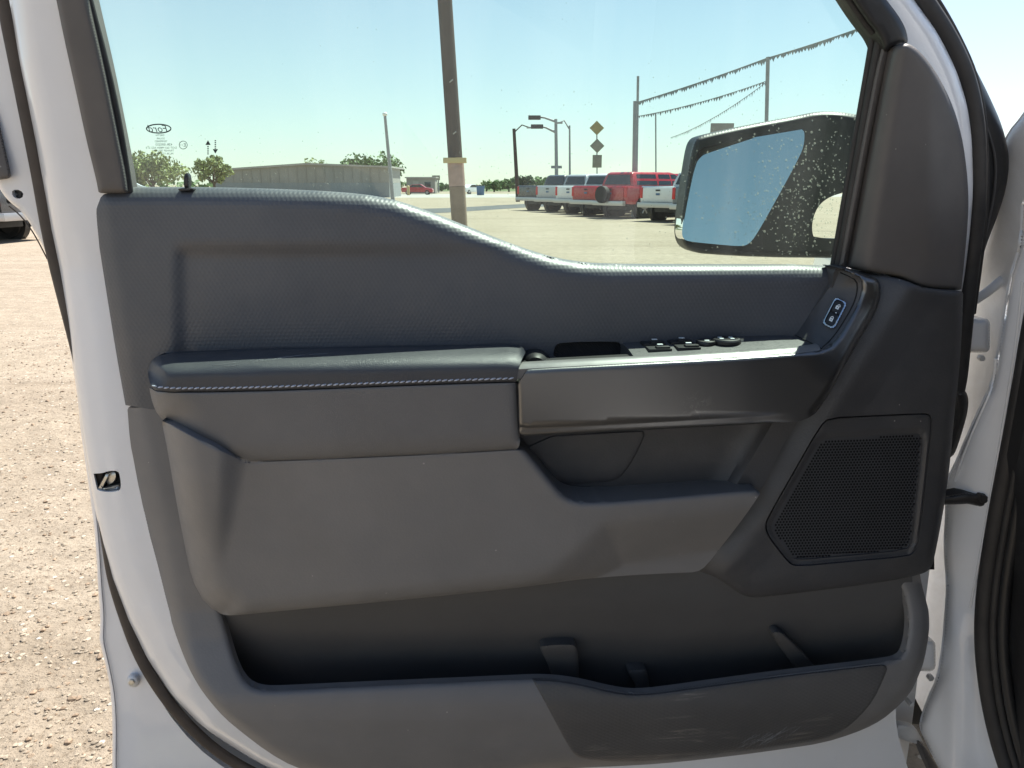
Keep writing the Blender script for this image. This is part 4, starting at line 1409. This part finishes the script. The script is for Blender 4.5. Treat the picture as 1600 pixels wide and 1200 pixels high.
# ================================================================== ACROSS THE LOT
for nm, cc, rg in (("paint_white", (.78, .78, .77), .3), ("paint_red", (.42, .015, .02), .28), ("paint_dark", (.05, .055, .06), .28), ("paint_silver", (.45, .46, .47), .3), ("paint_slate", (.12, .15, .18), .28), ("paint_blue", (.04, .12, .25), .5), ("paint_yellow", (.50, .38, .16), .5)):
    m, t = varied(nm, cc, rg, .06, 1.5, coat=.6)
mat("car_glass", (.02, .025, .03), .06, spec=.8)
mat("lamp_red", (.55, .01, .015), .2)
mat("lamp_white", (.8, .8, .78), .2)
varied("tyre_rubber", (.022, .022, .022), .8, .2, 5)
mat("alloy", (.45, .45, .46), .35, .8)
varied("trim_black", (.02, .02, .02), .55, .2, 3)
m, t = varied("wood_pole", (.17, .115, .08), .9, .25, 2.0)
mp = t.new("ShaderNodeMapping"); mp.inputs["Scale"].default_value = (14, 14, .5); t.link(t.coord(), mp.inputs[0])
gr = t.noise(3, 6, .7, mp.outputs[0])
t.link(t.ramp(gr, [(.3, (.022, .015, .012)), (.6, (.05, .034, .025)), (.8, (.085, .06, .045))]), t.b.inputs["Base Color"])
t.link(t.bump(gr, .8, .02), t.b.inputs["Normal"])
varied("pole_sleeve", (.40, .27, .23), .75, .18, 4)
varied("pole_tan", (.25, .185, .135), .85, .15, 4)
varied("galvanised", (.30, .31, .32), .5, .15, 3)
varied("sign_back", (.26, .25, .20), .6, .15, 4)
varied("sign_yellow", (.33, .28, .12), .6, .15, 4)
varied("siding_tan", (.30, .285, .265), .8, .06, .5)
varied("siding_blue", (.26, .275, .285), .8, .06, .5)
varied("roof_metal", (.38, .36, .33), .6, .08, .5)
varied("bark", (.10, .075, .055), .95, .3, 4)
varied("leaf_olive", (.26, .30, .12), .75, .4, 1.3)
varied("leaf_green", (.10, .17, .05), .75, .4, 1.3)
varied("leaf_dark", (.035, .07, .025), .75, .4, 1.3)
mat("pennant_cloth", (.26, .29, .30), .7)


def copy_tree(o, parent=None):
    c = o.copy(); COL.objects.link(c); c.parent = parent
    for ch in o.children: copy_tree(ch, c)
    return c


# ---- pickup trucks (local frame: +x forwards, y left, z up)
def wheel(root, x, y, r=.40, wd=.28):
    n = 26
    prof = [(r * .62, -wd / 2), (r * .95, -wd / 2), (r, -wd * .32), (r, wd * .32), (r * .95, wd / 2), (r * .62, wd / 2)]
    vs_ = []; fs_ = []
    for rr, yy_ in prof:
        for j in range(n):
            a = 2 * math.pi * j / n; vs_.append((x + rr * math.cos(a), y + yy_, r + rr * math.sin(a)))
    for i in range(len(prof)):
        for j in range(n):
            i2 = (i + 1) % len(prof); fs_.append((i * n + j, i * n + (j + 1) % n, i2 * n + (j + 1) % n, i2 * n + j))
    w_ = MB().add(vs_, fs_).build("wheel", "tyre_rubber", root)
    mb = MB(); sgn = 1 if y > 0 else -1
    yo = y + sgn * wd * .30
    mb.tube([(x, y - sgn * .02, r), (x, yo - sgn * .02, r)], r * .60, 20)
    for k_ in range(5):
        a = 2 * math.pi * k_ / 5 + .3
        mb.tube([(x, yo, r), (x + r * .58 * math.cos(a), yo + sgn * .01, r + r * .58 * math.sin(a))], .045, 6)
    mb.build("rim", "alloy", w_)
    return w_


def pickup(paint, label, loc, rz, grp="pickup trucks parked in a row across the lot", wheelr=.41, boxy=False):
    root = empty("parked_pickup", loc, rz)
    tag(root, label, "pickup truck", grp)
    W = 1.0
    # body shell in cross sections along x: rocker, shoulder
    secs = []
    for x, z0, z1, hw in ((-2.95, .72, 1.30, .93), (-2.90, .62, 1.36, .98), (-1.2, .52, 1.36, 1.0), (1.15, .50, 1.36, 1.0), (1.6, .52, 1.34, 1.0), (2.6, .55, 1.24, .98), (2.86, .62, 1.12, .92), (2.92, .70, 1.02, .86)):
        secs.append([(x, -hw * .96, z0), (x, -hw, z0 + .18), (x, -hw, z1 - .14), (x, -hw * .95, z1), (x, hw * .95, z1), (x, hw, z1 - .14), (x, hw, z0 + .18), (x, hw * .96, z0)])
    b_ = MB().loft(secs).build("body", paint, root, .03, 40)
    # cab
    cs_ = []
    rx = -1.5 if boxy else 0.0      # boxy: closed body to the tail
    for z, xf, xr, hw in ((1.33, 1.35, -1.05, .95), (1.62, .85, -1.0, .86), (1.88, .30, -.92, .74), (1.945, .05, -.80, .66)):
        xr = xr + rx
        cs_.append([(xr, -hw, z), (xf, -hw, z), (xf, hw, z), (xr, hw, z)])
    MB().loft(cs_).build("cab", paint, root, .04, 40)

    def sp0(sgn, x, z): return (x, sgn * np.interp(z, [1.33, 1.62, 1.88], [.95, .86, .74]), z)

    def quad(nm, pts, mt, par=root, th=.012):
        p = np.array(pts, float); nrm = np.cross(p[1] - p[0], p[2] - p[0]); nrm /= np.linalg.norm(nrm)
        c_ = p.mean(0) - np.array((.0, 0, 1.4))
        if nrm @ c_ < 0: nrm = -nrm
        q = p + nrm * th; q0 = p - nrm * .03
        k_ = len(p)
        MB().add(list(q) + list(q0), [tuple(range(k_))] + [(i, i + k_, (i + 1) % k_ + k_, (i + 1) % k_) for i in range(k_)]).build(nm, mt, par, 0, 30)

    for sgn in (-1, 1):
        hw = lambda z: np.interp(z, [1.33, 1.62, 1.88], [.95, .86, .74])
        def sp_(x, z): return (x, sgn * hw(z), z)
        quad("side_window", [sp_(1.05, 1.40), sp_(.28, 1.84), sp_(-.02, 1.84), sp_(-.02, 1.40)], "car_glass")
        quad("side_window", [sp_(-.10, 1.40), sp_(-.10, 1.84), sp_(-.82, 1.84), sp_(-.92, 1.40)], "car_glass")
        MB().box((.98, sgn * 1.10, 1.42), (.12, .22, .26)).build("door_mirror", "trim_black", root, .03)
        quad("headlight", [(2.93, sgn * .86, 1.02), (2.93, sgn * .50, 1.02), (2.955, sgn * .50, .86), (2.955, sgn * .86, .86)], "lamp_white")
        MB().box((-2.93, sgn * .88, 1.10), (.10, .15, .42)).build("tail_lamp", "lamp_red", root, .03)
        for hx in (.45, -.55):
            MB().box((hx, sgn * 1.008, 1.18), (.18, .03, .035)).build("door_handle", "trim_black", root, .008)
        for wx in (-1.85, 1.95):
            # wheel arch: dark ring proud of the body side
            n = 20; r0 = wheelr + .13
            mb = MB(); mb.tube([(wx + r0 * math.cos(a), sgn * .985, wheelr + r0 * math.sin(a) * .95) for a in np.linspace(-.15, math.pi + .15, n)], .035, 6)
            mb.build("arch_trim", "trim_black", root)
            mb = MB(); mb.tube([(wx, sgn * .80, wheelr + .02), (wx, sgn * 1.006, wheelr + .02)], r0, 26); mb.build("wheel_well", "trim_black", root)
            wheel(root, wx, sgn * .90, wheelr)
    quad("rear_window", [(-1.045 + rx, -.78, 1.42), (-.955 + rx, -.64, 1.82), (-.955 + rx, .64, 1.82), (-1.045 + rx, .78, 1.42)], "car_glass")
    if boxy:
        for sgn in (-1, 1):
            quad("side_window", [sp0(sgn, -1.02, 1.40), sp0(sgn, -1.0, 1.84), sp0(sgn, -2.2, 1.84), sp0(sgn, -2.3, 1.40)], "car_glass")
        tube_sp = MB().tube([(-3.06, .25, 1.0), (-3.28, .25, 1.0)], .36, 20).build("spare_wheel", "tyre_rubber", root)
    quad("windscreen", [(1.27, -.84, 1.40), (.42, -.70, 1.84), (.42, .70, 1.84), (1.27, .84, 1.40)], "car_glass")
    tg = MB().box((-2.965, 0, 1.02), (.04, 1.58, .54)).build("tailgate", paint, root, .02)
    MB().box((-2.99, 0, 1.20), (.03, .22, .06)).build("tailgate_handle", "trim_black", tg, .01)
    MB().box((-2.992, 0, 1.05), (.02, .20, .08)).build("tailgate_badge", "paint_blue", tg, .01)
    if not boxy: MB().box((-1.98, 0, 1.345), (1.78, 1.66, .05)).build("bed_liner", "trim_black", root, .01)
    MB().box((-3.05, 0, .64), (.18, 1.86, .20)).build("rear_bumper", "alloy", root, .04)
    MB().box((2.98, 0, .62), (.20, 1.86, .26)).build("front_bumper", "trim_black", root, .05)
    MB().box((2.95, 0, .92), (.06, .95, .26)).build("grille", "trim_black", root, .02)
    MB().box((0, 0, .46), (5.0, 1.1, .22)).build("chassis", "trim_black", root, .02)
    return root


def at(px, Y, z=0.0):
    p = PY(np.array(float(px)), np.array(300.0), Y)
    return (float(p[0]), Y, z)


HD = math.radians(38)
row = [("paint_dark", 853, 45.2, "charcoal pickup, farthest one at the left end of the parked row"),
       ("paint_silver", 886, 42.6, "silver pickup second from the left end of the parked row"),
       ("paint_white", 921, 40.0, "white pickup third in the parked row beside the silver one"),
       ("paint_red", 952, 37.4, "red pickup fourth in the row, farther of the two red ones"),
       ("paint_red", 992, 35.3, "boxy bright red truck with tall cab, nearer of the two red ones"),
       ("paint_white", 1070, 32.2, "white pickup right of the red one, nearly touching the mirror"),
       ("paint_slate", 1128, 29.5, "slate grey pickup partly hidden by the side mirror")]
for mt, px_, Y_, lb in row:
    pickup(mt, lb, at(px_ + 34, Y_), HD, boxy="boxy" in lb)
pickup("paint_red", "red pickup cab seen over the bed of the white pickup", at(1100, 40.5), HD, "pickup trucks parked elsewhere", boxy=True)
pickup("paint_dark", "dark pickup far left, seen past the door edge", (-15.45, 20.0, 0), math.radians(176), "pickup trucks parked elsewhere", .40)


# ---- far cars
def car(paint, label, loc, rz):
    root = empty("parked_car", loc, rz); tag(root, label, "car", "cars far across the road")
    body = [(-2.2, .35), (-2.3, .75), (-2.2, .98), (-1.3, 1.02), (-.7, 1.42), (.5, 1.45), (1.2, 1.0), (2.1, .86), (2.25, .6), (2.2, .32)]
    MB().prism(body, -.88, .88).build("body", paint, root, .08, 40)
    for s in (-1, 1):
        MB().prism([(-1.15, 1.04), (-.62, 1.36), (.42, 1.38), (1.0, 1.03)], s * .885, s * .90).build("side_window", "car_glass", root)
        MB().box((-2.27, s * .65, .82), (.06, .3, .14)).build("tail_lamp", "lamp_red", root)
        for wx in (-1.35, 1.4): wheel(root, wx, s * .80, .33, .22)
    return root


car("paint_red", "small red car parked far off at the left of the wooden pole", at(653, 112), 0)
car("paint_white", "white car far off just right of the wooden pole", at(733, 118), math.radians(60))

# ---- utility pole close behind the window
def pole_from(name, label, cat, top, bot, Y, r, material, extend=0.0, group=None, zb=-.1):
    root = empty(name, (0, 0, 0)); tag(root, label, cat, group)
    a = PY(np.array(float(top[0])), np.array(float(top[1])), Y); b = PY(np.array(float(bot[0])), np.array(float(bot[1])), Y)
    d = (a - b) / (a[2] - b[2])
    foot = b + d * (zb - b[2]); head = a + d * extend
    root.location = tuple(foot)
    rr = r if hasattr(r, '__len__') else (r, r)
    pts = [foot + (head - foot) * s for s in np.linspace(0, 1, 7)]
    tube("pole", pts, list(np.linspace(rr[1], rr[0], 7)), material, root, 14)
    return root, foot, head


UY = 15.0
up, foot, head = pole_from("utility_pole", "thick brown wooden utility pole right behind the window", "pole", (695, 0), (717.5, 340), UY, (.125, .142), "wood_pole", 4.0)
dd = (head - foot) / np.linalg.norm(head - foot)


def on_pole(py):
    z = PY(np.array(715.), np.array(float(py)), UY)[2]
    return foot + (head - foot) * (z - foot[2]) / (head[2] - foot[2])


tube("sleeve", [on_pole(291), on_pole(250)], .158, "pole_sleeve", up, 16)
tube("painted_base", [on_pole(420), on_pole(291.5)], .153, "pole_tan", up, 16)
c = on_pole(251)
MB().box((0, 0, 0), (.44, .10, .10)).build("bracket", "paint_yellow", up, .01)
bpy.data.objects["bracket"].location = Vector(c) - up.location + Vector((0, -.13, 0))
for k_, py_ in enumerate((130, 210)):
    c = on_pole(py_); tube("pole_step", [c + np.array((0, -.13, 0)), c + np.array((.06, -.24, .03))], .012, "galvanised", up, 6)

# ---- light poles and signal poles
def lamp_pole(label, top, bot, Y, r, arm=None, globe=False, material="galvanised"):
    root, f_, h_ = pole_from("street_lamp", label, "street lamp", top, bot, Y, r, material)
    if globe:
        bm = bmesh.new(); bmesh.ops.create_uvsphere(bm, u_segments=12, v_segments=8, radius=.20)
        v = [tuple(np.array(q.co) * np.array((1, 1, .8)) + h_ + np.array((0, 0, .12))) for q in bm.verts]; f = [tuple(q.index for q in g.verts) for g in bm.faces]; bm.free()
        link_mesh("lamp_head", v, f, "lamp_white", root)
    if arm:
        e = PY(np.array(float(arm[0])), np.array(float(arm[1])), Y)
        mid = (h_ * .5 + e * .5) + np.array((0, 0, .25))
        tube("arm", [h_ - dd * .3, mid, e], .05, material, root, 8)
        MB().box(tuple(e), (.55, .25, .12)).build("lamp_head", "galvanised", root, .03, world_space=True)
    return root


lamp_pole("leaning light pole with a round white lamp left of the wooden pole", (601.5, 181), (613, 303), 62, (.11, .17), globe=True)
lamp_pole("wooden street lamp with short thin arm behind the charcoal pickup", (803, 201), (808.5, 300), 66, (.13, .18), arm=(828, 199.5), material="wood_pole")
sg, f_, h_ = pole_from("traffic_signal", "traffic signal mast with two arms above the parked row", "traffic signal", (868.5, 186), (870, 305), 58, (.11, .15), "galvanised")
for a, b in (((868.5, 190), (833, 181.5)), ((868.8, 207), (837, 195.5))):
    p = PY(np.array((a[0], b[0])), np.array((a[1], b[1])), 58.0)
    tube("mast_arm", [p[0], (p[0] + p[1]) / 2 + np.array((0, 0, .08)), p[1]], [.09, .07, .05], "galvanised", sg, 8)
    MB().box(tuple(p[1] + np.array((.1, 0, -.1))), (.9, .3, .30)).build("signal_head", "trim_black", sg, .05, world_space=True)
p = PY(np.array((861., 878.)), np.array((261., 261.)), 58.0)
MB().box(tuple(p.mean(0)), (.8, .1, .2)).build("street_sign", "galvanised", sg, .02, world_space=True)
lamp_pole("slim grey street lamp with its arm reaching left to the signal mast", (890, 196), (890.5, 303), 57, (.06, .09), arm=(873, 192))

# ---- stacked diamond signs
sgn, f_, h_ = pole_from("road_sign", "two diamond signs and a small rectangle stacked on one post", "road sign", (932.5, 190), (933, 300), 50, (.04, .04), "galvanised")
for (cx, cy, r, mt) in ((932.5, 200, 11.5, "sign_yellow"), (933, 228, 11.5, "sign_back")):
    q = [(cx, cy - r), (cx + r, cy), (cx, cy + r), (cx - r, cy)]
    p = PY(np.array([a[0] for a in q]), np.array([a[1] for a in q]), 49.9)
    p2 = p - np.array((0, .03, 0))
    MB().add(list(p) + list(p2), [(0, 1, 2, 3), (7, 6, 5, 4)] + [(i, (i + 1) % 4, (i + 1) % 4 + 4, i + 4) for i in range(4)]).build("sign_plate", mt, sgn, .02, world_space=True)
p = PY(np.array((926., 940.)), np.array((242., 262.)), 49.9)
MB().box(tuple(p.mean(0)), (p[1][0] - p[0][0], .03, p[0][2] - p[1][2])).build("sign_plate", "sign_back", sgn, .02, world_space=True)

# ---- pennant poles and strings
pennant_poles = [("tall thin flag pole beside the thick post left of the mirror", (997, 119), (994, 300), 34.0, .055),
                 ("thick post carrying the two pennant lines left of the mirror", (992.5, 158), (990, 300), 34.5, .085),
                 ("slender short pole just right of the thick pennant post", (1024.5, 178), (1025, 300), 60.0, .055),
                 ("pennant pole rising behind the top of the side mirror", (1200, 89), (1196, 260), 30.0, .07)]
for lb, tp, bt_, Y_, r_ in pennant_poles:
    pole_from("pennant_pole", lb, "pole", tp, bt_, Y_, r_, "galvanised", group="poles carrying pennant strings")


def pennants(label, a, Ya, b, Yb, sag, size, nflag):
    A = PY(np.array(float(a[0])), np.array(float(a[1])), Ya); B = PY(np.array(float(b[0])), np.array(float(b[1])), Yb)
    root = empty("pennant_string", tuple(A)); tag(root, label, "pennant string", "pennant strings over the lot")
    tt = np.linspace(0, 1, 25)
    pts = [A + (B - A) * s - np.array((0, 0, sag * 4 * s * (1 - s))) for s in tt]
    tube("cord", pts, .012, "pennant_cloth", root, 6)
    mb = MB()
    dirv = (B - A) / np.linalg.norm(B - A)
    for k_ in range(nflag):
        s = (k_ + .5) / nflag
        p = A + (B - A) * s - np.array((0, 0, sag * 4 * s * (1 - s)))
        sz = size * random.uniform(.7, 1.2); sw = random.uniform(-.4, .4)
        tip = p + np.array((sw * sz * .5, random.uniform(-.3, .3) * sz, -sz * random.uniform(.7, 1)))
        w_ = dirv * sz * .42
        mb.add([p - w_, p + w_, tip, p - w_ + np.array((0, .008, 0)), p + w_ + np.array((0, .008, 0)), tip + np.array((0, .008, 0))], [(0, 1, 2), (5, 4, 3), (0, 3, 4, 1), (1, 4, 5, 2), (2, 5, 3, 0)])
    o = mb.build("flags", "pennant_cloth", root, world_space=True, smooth=None); tag(o, kind="stuff")


pennants("upper pennant string from the thick post to the pole by the mirror", (994, 160), 34.0, (1200, 90), 30.0, .05, .19, 56)
pennants("pennant string running from the mirror pole out past the window frame", (1200, 90), 30.0, (1420, 15), 26.5, .06, .19, 58)
pennants("lower pennant string below and parallel to the upper one", (994, 182), 34.0, (1199, 126), 30.0, .12, .15, 50)
pennants("pennant string dropping steeply from the mirror pole down to the left", (1048, 215), 42.0, (1198, 128), 30.0, .22, .15, 50)

# ---- billboards, dumpster
def board(name, label, x0, y0, x1, y1, Y, mt, cat, legs=True):
    root = empty(name, at((x0 + x1) / 2, Y)); tag(root, label, cat, "billboards on the horizon" if name == "billboard" else None)
    p = PY(np.array((float(x0), float(x1))), np.array((float(y0), float(y1))), Y)
    c = p.mean(0)
    MB().box(tuple(c), (p[1][0] - p[0][0], .3, p[0][2] - p[1][2])).build("panel", mt, root, .05, world_space=True)
    for s in (-.3, .3):
        x = c[0] + s * (p[1][0] - p[0][0])
        tube("post", [(x, Y + .1, 0), (x, Y + .1, p[1][2] + .1)], .12, "galvanised", root, 8)
    return root


board("billboard", "grey brown billboard panel just above the side mirror", 1111, 192.5, 1145.5, 209, 75.0, "siding_tan", "billboard")
board("billboard", "tiny brown billboard on the horizon left of the wooden pole", 675, 274, 687.5, 281.5, 140.0, "sign_back", "billboard")
dr = empty("dumpster", at(751, 100)); tag(dr, "blue dumpster far off right of the wooden pole", "dumpster")
MB().loft([[(x * .9, y * .9, 0.1) for x, y in ((-.5, -.7), (.5, -.7), (.5, .7), (-.5, .7))], [(x, y, 1.25) for x, y in ((-.5, -.8), (.5, -.8), (.5, .8), (-.5, .8))]]).build("bin", "paint_blue", dr, .03)
MB().box((0, 0, 1.30), (1.04, 1.64, .07)).build("lid", "trim_black", dr, .02)
yb = empty("bollard", at(638, 106)); tag(yb, "short yellow bollard beside the small red car", "bollard")
MB().tube([(0, 0, 0), (0, 0, 1.2), (0, 0, 1.28)], [.2, .2, .12], 12).build("post", "paint_yellow", yb)

# ---- buildings
def building():
    Y = 88.0
    root = empty("metal_building", at(475, Y)); tag(root, "long low metal building with gabled front beyond the window at left", "building")
    xs = [(335, 267), (480, 257.5), (607, 262)]
    P3 = [PY(np.array(float(a)), np.array(float(b)), Y) for a, b in xs]
    x0, x1, x2 = (p[0] for p in P3); z0, z1, z2 = (p[2] for p in P3)
    dp = 9
    MB().prism([(x0, 1.6), (x0, z0), (x1, z1), (x2, z2), (x2, 1.6)], Y, Y + dp).build("wall", "siding_tan", root, 0, world_space=True)
    MB().prism([(x0 - .02, 0), (x0 - .02, 1.6), (x2 + .02, 1.6), (x2 + .02, 0)], Y - .05, Y + dp).build("wainscot", "siding_blue", root, 0, world_space=True)
    MB().prism([(x0 - .4, z0 - .05), (x1, z1 + .0), (x2 + .4, z2 - .02), (x2 + .4, z2 + .16), (x1, z1 + .2), (x0 - .4, z0 + .14)], Y - .4, Y + dp + .4).build("roof", "roof_metal", root, 0, world_space=True)
    n = int((x2 - x0) / 1.0)
    for k_ in range(1, n):
        x = x0 + (x2 - x0) * k_ / n
        z = np.interp(x, [x0, x1, x2], [z0, z1, z2]) - .15
        MB().box((x, Y - .03, (1.62 + z) / 2), (.06, .05, z - 1.62)).build("siding_rib", "siding_tan", root, 0, world_space=True)
    return root


building()
sb = empty("small_shed", at(660, 128)); tag(sb, "small tan flat building behind the red car", "building")
MB().box((0, 0, 1.2), (4.6, 4, 2.4)).build("wall", "siding_tan", sb, .03)
MB().box((0, -.1, 2.5), (5.0, 4.6, .2)).build("roof", "roof_metal", sb, .03)
MB().box((-.8, -2.02, 1.0), (.9, .06, 2.0)).build("door", "roof_metal", sb, .01)
MB().box((1.1, -2.02, 1.4), (1.0, .06, .8)).build("window", "car_glass", sb, .01)


# ---- trees
def tree(label, px, Y, half_px, top_py, mt, n=1500, leaf=.22, shape=1.0):
    root = empty("tree", at(px, Y)); tag(root, label, "tree", "trees along the far side of the lot")
    H = PY(np.array(float(px)), np.array(float(top_py)), Y)[2]; Rw = half_px / F * Y
    mb = MB()
    mb.tube([(0, 0, 0), (.05, 0, H * .25), (0, .05, H * .45)], [.16, .13, .10], 8)
    tips = []
    for k_ in range(7):
        a = 2 * math.pi * k_ / 7 + random.random(); rr = Rw * random.uniform(.35, .75)
        tip = (rr * math.cos(a), rr * math.sin(a) * .8, H * random.uniform(.5, .9)); tips.append(tip)
        mb.tube([(0, .03, H * random.uniform(.25, .42)), (tip[0] * .5, tip[1] * .5, tip[2] * .75), tip], [.08, .05, .02], 6)
    mb.build("trunk", "bark", root)
    clumps = [(np.array(tip), Rw * random.uniform(.28, .45)) for tip in tips]
    for _ in range(10):
        a = random.random() * 6.28; rr = Rw * math.sqrt(random.random()) * .8
        zz = H * random.uniform(.38, .92) * (1 - .18 * (rr / Rw) ** 2)
        clumps.append((np.array((rr * math.cos(a), rr * math.sin(a) * .8, zz)), Rw * random.uniform(.18, .36)))
    vs_ = []; fs_ = []
    for i in range(n):
        c_, r_ = clumps[i % len(clumps)]
        d_ = rng.normal(0, 1, 3); d_ /= np.linalg.norm(d_)
        p = c_ + d_ * r_ * random.random() ** .4 * np.array((1, 1, .8))
        if p[2] < H * .2: p[2] = H * .3
        u = rng.normal(0, 1, 3); u /= np.linalg.norm(u); v = np.cross(u, rng.normal(0, 1, 3)); v /= np.linalg.norm(v) + 1e-9
        s = leaf * random.uniform(.6, 1.3); b = len(vs_)
        vs_ += [tuple(p - u * s), tuple(p + v * s * .5), tuple(p + u * s), tuple(p - v * s * .5)]; fs_.append((b, b + 1, b + 2, b + 3))
    o = link_mesh("crown", vs_, fs_, mt, root, None, world_space=False)
    return root


tree("olive tree at the far left of the window beside the frame", 240, 66, 52, 239, "leaf_olive", 2600, .20)
tree("smaller olive tree between the printed glass marks and the metal building", 335, 72, 30, 240, "leaf_olive", 1800, .2)
tree("green tree rising behind the right end of the metal building", 580, 128, 55, 245, "leaf_green", 2600, .36)
tree("bare topped grey green tree behind the metal building roof", 492, 125, 26, 246, "leaf_olive", 260, .25)
tree("dark round tree at the foot of the wooden street lamp", 819, 96, 17, 274, "leaf_dark", 900, .24)
for k_, (px_, hp, tp, lb) in enumerate(((772, 18, 285, "low green tree on the horizon right of the dumpster"), (795, 14, 281, "low green tree just left of the dark round tree"), (850, 22, 282, "low green tree behind the far end of the parked row"), (905, 22, 284, "low green tree behind the middle of the parked row"), (760, 9, 280, "thin bare tree directly above the blue dumpster"), (690, 14, 287, "low bush on the horizon between red car and wooden pole"))):
    tree(lb, px_, 150 + 3 * k_, hp, tp, "leaf_green" if k_ != 4 else "leaf_olive", 700 if k_ != 4 else 120, .34)
# far tree line: one mass along the horizon
mb_v = []; mb_f = []
for i in range(5200):
    x = random.uniform(-420, 420); y = 300 + random.uniform(-25, 25)
    h = 2.6 + 1.6 * math.sin(x * .05) + 1.2 * math.sin(x * .13 + 1)
    z = random.random() ** .7 * max(.8, h)
    u = rng.normal(0, 1, 3); u /= np.linalg.norm(u); v = np.cross(u, rng.normal(0, 1, 3)); v /= np.linalg.norm(v) + 1e-9
    s = random.uniform(.6, 1.3); b = len(mb_v); p = np.array((x, y, z))
    mb_v += [tuple(p - u * s), tuple(p + v * s * .7), tuple(p + u * s), tuple(p - v * s * .7)]; mb_f.append((b, b + 1, b + 2, b + 3))
o = link_mesh("far_treeline", mb_v, mb_f, "leaf_green", None, None)
tag(o, "low green line of far trees along the horizon", "trees", kind="stuff")
